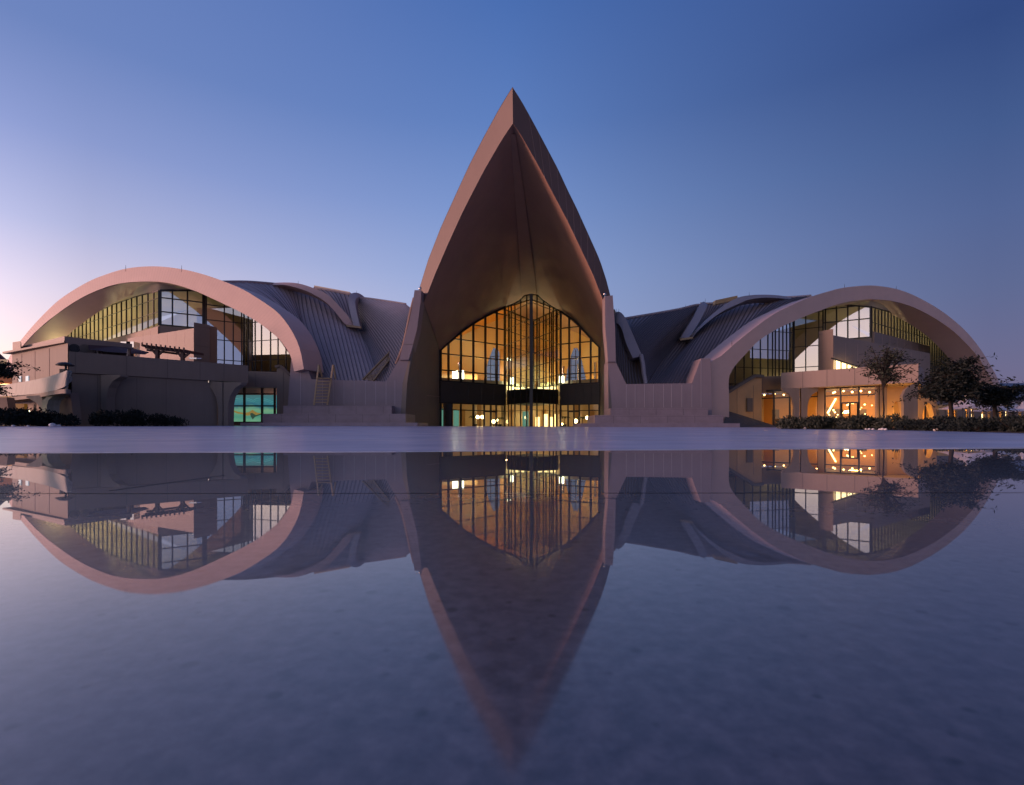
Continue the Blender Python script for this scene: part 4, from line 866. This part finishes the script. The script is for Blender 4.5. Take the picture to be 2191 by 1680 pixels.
m = MB(); m.prism([W(x, y, 37.4) for x, y in [(100, 905), (100, 868), (108, 852), (126, 842), (150, 840), (158, 905)]], (.2, .5, 0)); m.build('support_wall', M['tand'], rp_)
m = MB(); m.prism([W(x, y, 37.5) for x, y in [(-40, 905), (-40, 850), (14, 850), (22, 905)]], (0, .6, 0)); m.build('abutment', M['tan'], rp_)
ul = thing('umbrella_lamp', 'black mushroom-shaped lamp standing on the curved ramp beside the block', 'lamp', W(140, 797, 34.5))
m = MB(); c = W(139, 781, 34.7); m.loft([[c + V((math.cos(a * .524) * r, math.sin(a * .524) * r, z)) for a in range(12)] for r, z in ((.02, .2), (.3, .15), (.52, 0), (.5, -.05), (.02, -.03))], True); m.build('shade', M['dark'], ul)
m = MB(); m.tube([W(141, 801, 34.7), W(141, 786, 34.7), c], .07); m.build('post', M['dark'], ul); m = MB(); p = W(130, 796, 34.7); m.box(p.x, p.x + .32, 34.6, 34.9, p.z - .25, p.z + .2); m.build('control_box', M['dark'], ul)
fl = thing('flood_light', 'twin bright floodlight low under the curved ramp', 'lamp', (PL(55, 35).x, 35, .3))
for x in (51, 59.5):
    m = MB(); m.ball(W(x, 880, 35), .105, 12, 7, .7); m.build('lamp_head', mat('flood_lamp', (1, 1, .8), emit=(1, .95, .55), es=14), fl)
m = MB(); m.tube([(PL(55, 35).x, 35, .3), W(55.2, 884, 35)], .03); m.bar(W(50, 883.5, 35), W(60, 883.5, 35), .05); m.build('stake', M['dark'], fl)
wl_ = MB(); wl_.box(PL(28, 43).x, PL(52, 43).x, 43, 43.3, .8, 2.3); tag(wl_.build('lit_opening', mat('dim_amber_opening', (.2, .1, .03), emit=(.8, .36, .06), es=.12)), 'dim amber lit opening in the shade under the curved ramp', 'opening')
# lit house beyond the left edge
gh = thing('garden_house', 'yellow-lit house with an orange awning roof at the far left edge', 'building', (PL(0, 78).x, 78, .4))
m = MB(); m.box(PL(-170, 78).x, PL(28, 78).x, 78, 86, .2, ZZ(769, 78)); m.build('wall', mat('yellow_lit_wall', (.62, .55, .30), .7), gh)
m = MB(); a_, b_ = PL(-170, 74), PL(27, 74); m.prism([V((a_.x, 77.9, ZZ(796, 77))), V((a_.x, 74, ZZ(819, 74))), V((a_.x, 74.3, ZZ(821, 74))), V((a_.x, 77.9, ZZ(803, 77)))], b_ - a_); m.build('awning', mat('orange_thatch', (.42, .14, .03), .9, var=.4, scale=2), gh)
m = MB()
for x in range(-60, 28, 12): m.box(PL(x, 77.8).x, PL(x + 9, 77.8).x, 77.8, 77.95, ZZ(829, 78), ZZ(820, 78))
m.build('window', M['softlamp'], gh)
m = MB(); c = W(-6, 760, 82); m.loft([[c + V((math.cos(a * .7854) * r, math.sin(a * .7854) * r, z)) for a in range(8)] for r, z in ((.05, 0.6), (1.6, -1.2))], True, False); m.build('turret_roof', M['pergola'], gh)
lamp(PL(8, 75).x, 76.5, 6.9, 500, (1, .82, .35)); lamp(PL(0, 75).x, 73, 4, 500, (1, .5, .15), up=True)

# ------------------------------------------------------------------ restaurant block in front of the right wing
rb = thing('restaurant_block', 'tan balcony block over amber-lit shopfronts in front of the right wing', 'building', (33, 53, .4))
R0, R1 = PL(1671, 56), PL(1965, 48); dR = (R1 - R0).normalized(); nR = V((-dR.y, dR.x, 0))
m = MB(); m.plan([R0, R1, R1 + nR * 7, R0 + nR * 9], 4.58, 6.35); m.mi = 1
for t in (.18, .37, .575, .79):
    q = lerp(R0, R1, t) - nR * .004; m.bar(V((q.x, q.y, 4.6)), V((q.x, q.y, 6.33)), .04, .012, nR)
m.build('balcony_band', [M['tan'], M['djoint']], rb)
S0, S1 = R0 + nR * 2 - dR * 3.2, R1 + nR * 2 - dR * 3.4
sx_ = lambda *x: [facet_u(k, S0, S1) for k in x]
facade('shopfront_frame', rb, S0, S1, .5, [(0, 4.56), (1, 4.56)], [0] + sx_(1656, 1690, 1751, 1765, 1799, 1838, 1876), [3.7], M['glassr'], .16, .22, wide=())
m = MB(); q0, q1 = lerp(S0, S1, sx_(1751)[0]), lerp(S0, S1, sx_(1764)[0]); m.obox(V((q0.x, q0.y, .3)) - nR * .25, q1 - q0, nR * .6, (0, 0, 4.26)); m.build('pier', M['ochre'], rb)
m = MB(); e0, e1 = lerp(S0, S1, sx_(1801)[0]), lerp(S0, S1, sx_(1836)[0])
for t in (0, .5, 1): q = lerp(e0, e1, t) - nR * .15; m.bar(V((q.x, q.y, .4)), V((q.x, q.y, 2.9)), .14, .1)
m.bar(e0 - nR * .15 + V((0, 0, 2.9)), e1 - nR * .15 + V((0, 0, 2.9)), .12, .16); m.build('door', M['frame'], rb)
b0, b1 = S0 + nR * 6.5 - dR, S1 + nR * 6.5 + dR * 4
m = MB(); m.plan([b0, b1, b1 + nR * .2, b0 + nR * .2], .3, 4.56)
m.mi = 1
for t in (.06, .2, .42, .47, .6, .72, .83): q = lerp(b0, b1, t) - nR * .05; m.obox(V((q.x, q.y, .4)), dR * (.7 + 2 * (t % .1)), nR * .03, (0, 0, 1.6 + 10 * (t % .07)))
m.build('back_wall', [M['vault'], M['tand']], rb)
m = MB(); m.plan([S0, S1 + dR * 3, b1, b0], .26, .3); m.build('indoor_floor', M['floorin'], rb)
m = MB(); m.plan([S0 - dR * .2 - nR * .1, b0, b0 - dR * .2, S0 - dR * .4], .3, 4.56); m.build('end_wall', M['cream'], rb)
for k, t in enumerate((.2, .5, .8, 1.0)):
    q = lerp(S0, S1, t) + nR * 3; lamp(q.x, q.y, 4.4, (170, 240, 380, 380)[k], (1, .5, .14), .3)
for t_ in (.35, .6, .8, 1.02): q = lerp(R0, R1, t_) + nR * .9; lamp(q.x, q.y, .5, 120, (1, .45, .1), up=True)
q = PL(1622, 55.6); lamp(q.x + .2, q.y - .6, .9, 40, (1, .5, .16), up=True)
# flared columns
def fin2(pts, D): b = MB(); b.prism([W(x, y, D) for x, y in pts], V((.2, .6, 0))); b.build('fin_column', M['conc'], rb)
fin2([(1711, 905), (1700, 905), (1699, 868), (1695, 852), (1688, 843), (1675, 836), (1673, 830), (1711, 831)], 54.3)
fin2([(1714.5, 905), (1727, 905), (1728, 868), (1731, 855), (1738, 844), (1750, 837), (1752, 829), (1714.5, 830.5)], 54.3)
fin2([(1947, 905), (1934, 905), (1934, 868), (1931, 848), (1938, 833), (1950, 824), (1964, 818), (1964, 905), (1956, 905), (1957, 850), (1953, 842)][:7] + [(1964, 905)], 48.4)
def arcade(p0, p1, arches, ztop):
    m = MB(); d = p1 - p0; ln = d.length; dn = d.normalized(); nn = V((-dn.y, dn.x, 0)); n = 220
    for i in range(n):
        u0, u1 = i / n, (i + 1) / n; um = (u0 + u1) / 2; zl = .2
        for c, h, zt in arches:
            k = abs(um - c) / h
            if k < 1: zl = 1.6 + (zt - 1.6) * (1 - k ** 2.2) ** .8
        a_ = lerp(p0, p1, u0); m.obox(V((a_.x, a_.y, zl)), d / n, nn * .6, (0, 0, ztop - zl))
    return m
AR0, AR1 = PL(1884, 51.8), PL(2004, 52.5)
def ua(x): return facet_u(x, AR0, AR1)
arcade(AR0, AR1, [(ua(1917.5), ua(1925) - ua(1917.5), 3.0), (ua(1949.5), ua(1957) - ua(1949.5), 3.0), (ua(1986), ua(1998) - ua(1986), 2.85)], 4.5).build('arcade_wall', M['ochre'], rb)
m = MB()
for x0, x1, D in ((1905, 1930, 55), (1938, 1962, 55)): m.box(PL(x0, D).x, PL(x1, D).x, D, D + .1, .3, 3.4)
m.mi = 1; m.box(PL(1970, 55).x, PL(2003, 55).x, 55, 55.1, .3, 3.4); m.build('arcade_back', [M['ochre'], M['softlamp']], rb)
m = MB()
for x in (1980, 1987): m.box(PL(x, 53.6).x, PL(x + 2.6, 53.6).x, 53.6, 53.75, .3, 3)
for x in (1915, 1947): m.box(PL(x, 53.6).x, PL(x + 3.5, 53.6).x, 53.6, 53.75, .3, 1.9)
m.build('screen_post', M['frame'], rb)
lamp(PL(1917, 53.8).x, 53.8, .5, 220, (1, .55, .15), up=True); lamp(PL(1949, 53.8).x, 53.8, .5, 220, (1, .55, .15), up=True); lamp(PL(1925, 50.6).x, 50.6, .5, 190, (1, .48, .1), up=True); lamp(PL(1975, 50.6).x, 50.6, .5, 190, (1, .48, .1), up=True)
for x in (1876, 1884, 1894): m = MB(); m.bar(PL(x, 51.4) + V((0, 0, .2)), PL(x, 51.4) + V((0, 0, 4.55)), .22); m.build('post', M['tand'], rb)
# hanging and ceiling lamps in the restaurant
k = 0
for u in (.05, .13, .2, .28, .36, .6, .66, .72, .78, .84, .9, .96):
    q = lerp(S0, S1, u) + nR * (1.2 + (k * 37 % 17) / 4.5); b = MB(); b.ball((q.x, q.y, 4.3 - (.0 if k % 2 else .12)), .10, 10, 6); tag(b.build('ceiling_lamp', M['warmlamp']), 'small warm ceiling lamp inside the restaurant windows', 'lamp', 'ceiling lamps in the restaurant'); k += 1
for i in range(30):
    u = random.uniform(.58, 1.08); q = lerp(S0, S1, u) + nR * random.uniform(1.5, 5.5); b = MB(); b.ball((q.x, q.y, random.uniform(1.3, 3.1)), random.uniform(.05, .09), 8, 5)
    tag(b.build('pendant_bulb', M['warmlamp']), 'tiny glowing pendant bulb deep inside the restaurant', 'lamp', 'pendant bulbs in the restaurant')
q = lerp(S0, S1, sx_(1786)[0]) + nR * 2.5; b = MB(); b.bar(W(1771, 884, 58), W(1790, 850, 60), .14, .1); tag(b.build('strip_light', M['warmlamp']), 'slanting warm strip light seen through the restaurant glass left of its door', 'lamp')
for x, y in ((1809, 882), (1816, 881)):
    b = MB(); b.ball(W(x, y, 56), .17); tag(b.build('globe_pendant', M['globe']), 'round glowing pendant, one of two behind the restaurant door', 'lamp', 'globe pendants behind the restaurant door')
for i in range(7):
    q = lerp(S0, S1, .62 + .06 * i) + nR * (1.5 + (i % 3)); t = thing('dining_table', 'round dark dining table inside the lit restaurant', 'table', (q.x, q.y, .3), 'dining tables in the restaurant')
    b = MB(); b.tube([(q.x, q.y, 1.0), (q.x, q.y, 1.06)], .5, 14); b.build('tabletop', M['dark'], t); b = MB(); b.tube([(q.x, q.y, .3), (q.x, q.y, 1.0)], .06); b.build('leg', M['dark'], t)
# sloping grass bank between plinth and shopfront
bk = MB(); bk.prism([W(1556, 916, 54.2), W(1556, 879, 56.1), W(1640, 908, 56.9), W(1672, 914, 55)], (0, .05, -.3)); bk.add([W(1545, 917, 51), W(1556, 879, 56), W(1640, 905, 57), W(1672, 916, 51.5)], [(0, 1, 2, 3)])
o = bk.build('grass_bank', mat('dark_turf', (.085, .085, .09), .9, var=.3, scale=3)); struct(o)
# low lit arcade building with tents further right
lb_ = thing('lit_pavilion', 'long low amber-lit glazed pavilion behind the hedge at the far right', 'building', (PL(2100, 58).x, 58, .3))
Z0, Z1 = PL(2008, 57), PL(2260, 57); dz = Z1 - Z0
m = MB(); m.obox(V((Z0.x, 57, 2.36)), dz, (0, 7, 0), (0, 0, .5)); m.build('roof', M['ochre'], lb_)
m = MB(); m.obox(V((Z0.x, 62, .2)), dz, (0, .3, 0), (0, 0, 2.14)); m.build('back_wall', M['ochre'], lb_)
m = MB(); i = 0
for x in [2010, 2023, 2036, 2048, 2060, 2073, 2084, 2095, 2108, 2119, 2133, 2146, 2158, 2171, 2185, 2200, 2220]:
    p = PL(x, 57); m.box(p.x, p.x + (.28 if i % 3 else .6), 57, 57.3, .2, 2.34); i += 1
m.box(Z0.x, Z1.x, 57.05, 57.2, 1.85, 1.95); m.build('post', M['tand'], lb_)
m = MB()
for x0, x1 in ((2014, 2021), (2051, 2058), (2076, 2083), (2086, 2094), (2097, 2107), (2122, 2131), (2148, 2157), (2161, 2170)): m.box(PL(x0, 59).x, PL(x1, 59).x, 59, 59.1, .3, 1.2 + (x0 % 7) * .2)
m.build('screen', M['softlamp'], lb_)
for x in (2030, 2080, 2130, 2180): lamp(PL(x, 59.5).x, 59.5, .4, 420, (1, .52, .12), up=True)
for i, x in enumerate((2018, 2055, 2079, 2089, 2100, 2127, 2152, 2166)):
    b = MB(); b.ball(W(x, 878 + 3 * (i % 2), 58.2), .1, 8, 5); tag(b.build('pavilion_lamp', M['warmlamp']), 'small round amber lamp hanging along the low pavilion at far right', 'lamp', 'lamps along the low pavilion')
def tent(xc, yt, x0, x1, yb, D, label):
    t = thing('canopy_tent', label, 'tent', (PL(xc, D).x, D, .3), 'white peaked tents at the far right')
    c = W(xc, yt, D); hw = (PL(x1, D).x - PL(x0, D).x) / 2; cx_ = (PL(x0, D).x + PL(x1, D).x) / 2; zb = ZZ(yb, D); rows = []
    for k in range(9):
        u = k / 8; r = .04 + (1 - .04) * u; z = zb + (c.z - zb) * (1 - u) ** 1.7
        rows.append([V((lerp(c.x, cx_, u) + hw * r * sg[0], D + min(hw, 4.0) * r * sg[1], z - (.12 * (1 - abs(sg[2])) if k == 8 else 0))) for sg in [(-1, -1, 1), (-.5, -1, .3), (0, -1, 0), (.5, -1, .3), (1, -1, 1), (1, 0, 0), (1, 1, 1), (0, 1, 0), (-1, 1, 1), (-1, 0, 0)]])
    m = MB(); m.loft(rows, True); m.build('fabric', M['tent'], t)
    m = MB()
    for sx in (-1, 1):
        for sy in (-1, 1): p = V((cx_ + hw * sx * .97, D + min(hw, 4.0) * sy * .97, 0)); m.tube([p + V((0, 0, .2)), p + V((0, 0, zb))], .05)
    m.build('pole', M['dark'], t); m = MB(); m.tube([c - V((0, 0, .1)), c + V((0, 0, .25))], .12); m.build('finial', M['tent'], t)
tent(2068, 851, 2036, 2118, 874, 50, 'tall white peaked tent, nearest the arcade between two dark trees')
tent(2140, 868, 2096, 2168, 878, 52, 'low white peaked tent behind the farthest dark tree')
tent(2143 + 26, 862, 2150, 2188, 876, 56, 'small white peaked tent, second from the right edge')
tent(2188, 864, 2172, 2230, 879, 54, 'white peaked tent cut by the right edge')
fb = thing('low_building', 'low beige building with a wide dark sloping roof at the far right', 'building', (PL(2170, 92).x, 92, .3))
m = MB(); m.box(PL(1990, 92).x, PL(2420, 92).x, 92, 104, .2, ZZ(852, 92)); m.build('wall', M['tan'], fb)
a_ = PL(2040, 90); m = MB(); m.prism([V((a_.x, 89, ZZ(852, 89))), V((a_.x, 89, ZZ(843, 89))), V((a_.x, 98, ZZ(820, 98))), V((a_.x, 104, ZZ(819, 98))), V((a_.x, 104, ZZ(852, 89)))], PL(2420, 90) - a_); m.build('roof', mat('slate_roof', (.14, .16, .22), .5, var=.25, scale=.5), fb)

# ------------------------------------------------------------------ planting
def leafmat(name, c0, c1): 
    m = bpy.data.materials.new(name); m.use_nodes = True; t = m.node_tree; b = t.nodes['Principled BSDF']; b.inputs['Roughness'].default_value = .8; b.inputs['Specular IOR Level'].default_value = .08
    g_ = t.nodes.new('ShaderNodeNewGeometry'); r = t.nodes.new('ShaderNodeValToRGB'); r.color_ramp.elements[0].color = c0 + (1,); r.color_ramp.elements[1].color = c1 + (1,)
    t.links.new(g_.outputs['Random Per Island'], r.inputs[0]); t.links.new(r.outputs[0], b.inputs['Base Color']); return m
M['leafg'] = leafmat('grey_green_leaf', (.02, .026, .02), (.062, .068, .052)); M['leafd'] = leafmat('dark_leaf', (.008, .012, .013), (.030, .037, .032)); M['leaft'] = leafmat('tree_leaf', (.018, .023, .016), (.055, .062, .045))
def leaf(mb, p, ln, wd, dirv=None):
    d = dirv or V((random.gauss(0, 1), random.gauss(0, 1), random.gauss(0, .8))); d.normalize(); s = d.cross(V((random.gauss(0, 1), random.gauss(0, 1), random.gauss(0, 1))))
    if s.length < 1e-3: return
    s = s.normalized() * wd / 2; d = d * ln
    mb.add([p, p + d * .5 + s, p + d, p + d * .5 - s], [(0, 1, 2, 3)])
def hedge(name, label, cat, p0, p1, depth, h, n, m, group=None, ll=.22, zb=None):
    base = lerp(p0, p1, .5); t = thing(name, label, cat, (base.x, base.y, pave_z(base.x, base.y)), group)
    d = p1 - p0; dn = d.normalized(); nn = V((-dn.y, dn.x, 0)); f = MB(); st_ = MB()
    nc = max(3, int(d.length / .8)); cl = []
    for i in range(nc * 2):
        u = random.random(); q = lerp(p0, p1, u) + nn * random.uniform(.1, 1) * depth; cl.append((q, random.uniform(.45, .8), random.uniform(.6, 1.12) * h))
    for i in range(n):
        q, r, hh = random.choice(cl); a_ = random.uniform(0, 6.28); k = math.sqrt(random.random()) * r; z = hh * (random.random() ** .7) * (1 - .35 * (k / r) ** 2)
        p = q + V((math.cos(a_) * k, math.sin(a_) * k, 0)); p.z = pave_z(p.x, p.y) + z
        leaf(f, p, random.uniform(.6, 1.3) * ll, ll * .38, V((random.gauss(0, .7), random.gauss(0, .7), random.gauss(.6, .6))))
    for q, r, hh in cl:
        for k in range(4):
            e = q + V((random.gauss(0, .3), random.gauss(0, .3), hh * .9)); b_ = V((q.x, q.y, pave_z(q.x, q.y))) if name == 'hedge' else t.location.copy(); e.z += b_.z; st_.tube([b_, lerp(b_, e, .5) + V((random.gauss(0, .06), 0, 0)), e], [.02, .014, .006], 4)
    f.build('foliage', m, t); st_.build('stems', M['bark'], t); return t
def P2(x, D): return PL(x, D)
hedge('hedge', 'dark low hedge along the planting bed at the left edge', 'hedge', P2(-60, 31), P2(300, 36), 2.2, 1.1, 9000, M['leafd'], ll=.24)
hedge('shrub', 'small round dark shrub ending the left hedge', 'shrub', P2(318, 37), P2(345, 37.4), .9, .95, 900, M['leafd'], None, .2)
hedge('shrub', 'sparse dark shrub standing alone just right of the left hedge', 'shrub', P2(362, 37.8), P2(386, 38.2), .7, .85, 700, M['leafd'], None, .2)
hedge('hedge', 'grey-green feathery hedge in front of the restaurant', 'hedge', P2(1672, 30.5), P2(1900, 24.5), 1.8, .70, 9000, M['leafg'], ll=.2)
hedge('hedge', 'dark bushy hedge at the right edge', 'hedge', P2(1890, 24.3), P2(2230, 15.2), 1.9, .54, 11000, M['leafd'], ll=.16)
sl = MB(); 
def bed(m, pts): m.add([V((PL(x, D).x, D, pave_z(PL(x, D).x, D) + .02)) for x, D in pts], [tuple(range(len(pts)))])
bed(sl, [(-200, 30.6), (400, 37.2), (400, 47), (-200, 47)]); bed(sl, [(1664, 30.6), (1780, 27.6), (1900, 24.2), (2030, 20.3), (2191, 15), (2500, 11), (2600, 50), (1700, 50)])
struct(sl.build('planting_bed', M['soil']))
M['pebble'] = mat('white_pebble', (.6, .58, .58), .7)
k = 0
for x, D in ((112, 32.0), (118, 32.3), (121, 32.6), (126, 32.4), (28, 31.4), (60, 31.7), (1853, 25.6), (1868, 25.2), (1882, 24.8), (1888, 24.7), (1895, 24.5), (1860, 25.5), (2003, 21.2), (1722, 29.1)):
    r_ = random.uniform(.06, .12) * (1.6 if k == 0 else 1); p = PL(x, D); b = MB(); b.ball((p.x, D, pave_z(p.x, D) + r_ * .5), r_, 9, 6, .7)
    for i, v_ in enumerate(b.v): b.v[i] = (v_[0] + random.gauss(0, r_ * .08), v_[1], v_[2] + random.gauss(0, r_ * .06))
    lab = 'white rounded rock at the foot of the left hedge' if x < 400 else 'white rounded rock at the foot of the right hedge'
    tag(b.build('rock', M['pebble']), lab, 'rock', 'white rocks along the left bed' if x < 400 else 'white rocks along the right bed'); k += 1
def tree(name, label, x, D, trunk_h, crown, n_br, n_leaf, ll, m, lean=0, group=None, droop=0.0, tw=1.0):
    """crown = list of (x, y, rx, rz) ellipses on the photo grid at depth D"""
    base = PL(x, D); base.z = pave_z(base.x, base.y); t = thing(name, label, 'tree', base, group)
    tr = MB(); lf_ = MB(); th = base + V((lean, 0, trunk_h)); tips = []
    top = W(sum(c[0] for c in crown) / len(crown), min(c[1] for c in crown), D)
    tr.tube([base, lerp(base, th, .5) + V((.05, 0, 0)), th, lerp(th, top, .55)], [w * tw for w in (.14, .11, .09, .03)], 7)
    sc_ = D / F
    for i in range(n_br):
        cx_, cy_, rx, rz = random.choice(crown); a_ = random.uniform(0, 6.28); k = random.uniform(.35, 1.0); ph = random.uniform(-1, 1)
        e = W(cx_, cy_, D) + V((math.cos(a_) * rx * sc_ * k * math.sqrt(1 - ph * ph * .6), math.sin(a_) * rx * sc_ * k, ph * rz * sc_ * k))
        s = lerp(th, lerp(th, top, .5), random.random()); mid = lerp(s, e, .55) + V((0, 0, .25))
        tr.tube([s, mid, e], [.05, .03, .008], 5)
        for q in range(4):
            f0 = lerp(mid, e, random.random()); e2 = f0 + V((random.gauss(0, .45), random.gauss(0, .45), random.gauss(-droop, .25))); tr.tube([f0, e2], [.014, .005], 4); tips.append((f0, e2))
        tips.append((mid, e))
    for i in range(n_leaf):
        a_, b_ = random.choice(tips); p = lerp(a_, b_, random.uniform(.15, 1.1)) + V((random.gauss(0, .09), random.gauss(0, .09), random.gauss(0, .07)))
        leaf(lf_, p, random.uniform(.7, 1.3) * ll, ll * .45, V((random.gauss(0, 1), random.gauss(0, 1), random.gauss(-droop, .6))))
    tr.build('trunk', M['bark'], t); lf_.build('crown', m, t); return t
tree('tree', 'slender sparse tree in front of the tan balcony', 1889, 26, 2.1, [(1878, 790, 30, 25), (1925, 765, 42, 22), (1885, 752, 38, 18), (1930, 795, 30, 18), (1900, 812, 30, 12)], 40, 1300, .14, M['leaft'], tw=.3)
tree('tree', 'large dense dark tree covering the foot of the right arch', 2034, 25, 1.3, [(2030, 800, 50, 40), (2000, 835, 36, 20), (2048, 786, 30, 22), (2066, 825, 30, 26), (2030, 842, 45, 16)], 90, 7000, .17, M['leafd'], droop=.1)
tree('tree', 'smaller dense dark tree between the tents at far right', 2128, 26, 1.2, [(2122, 845, 34, 26), (2100, 838, 24, 18), (2150, 835, 40, 12), (2130, 862, 30, 10)], 60, 4200, .15, M['leafd'], droop=.1)
tree('tree', 'dark leafy tree at the left edge with thin branches reaching over the ramp', -150, 34, 2.4, [(-140, 800, 90, 70), (-230, 810, 90, 75), (-190, 770, 90, 60), (-100, 850, 60, 40), (0, 790, 24, 14), (28, 783, 26, 8), (20, 798, 22, 7), (-30, 800, 30, 30), (0, 835, 10, 14)], 120, 8000, .2, M['leafd'])  # unseen crown beyond the left edge enlarged to shade the ramp and side block
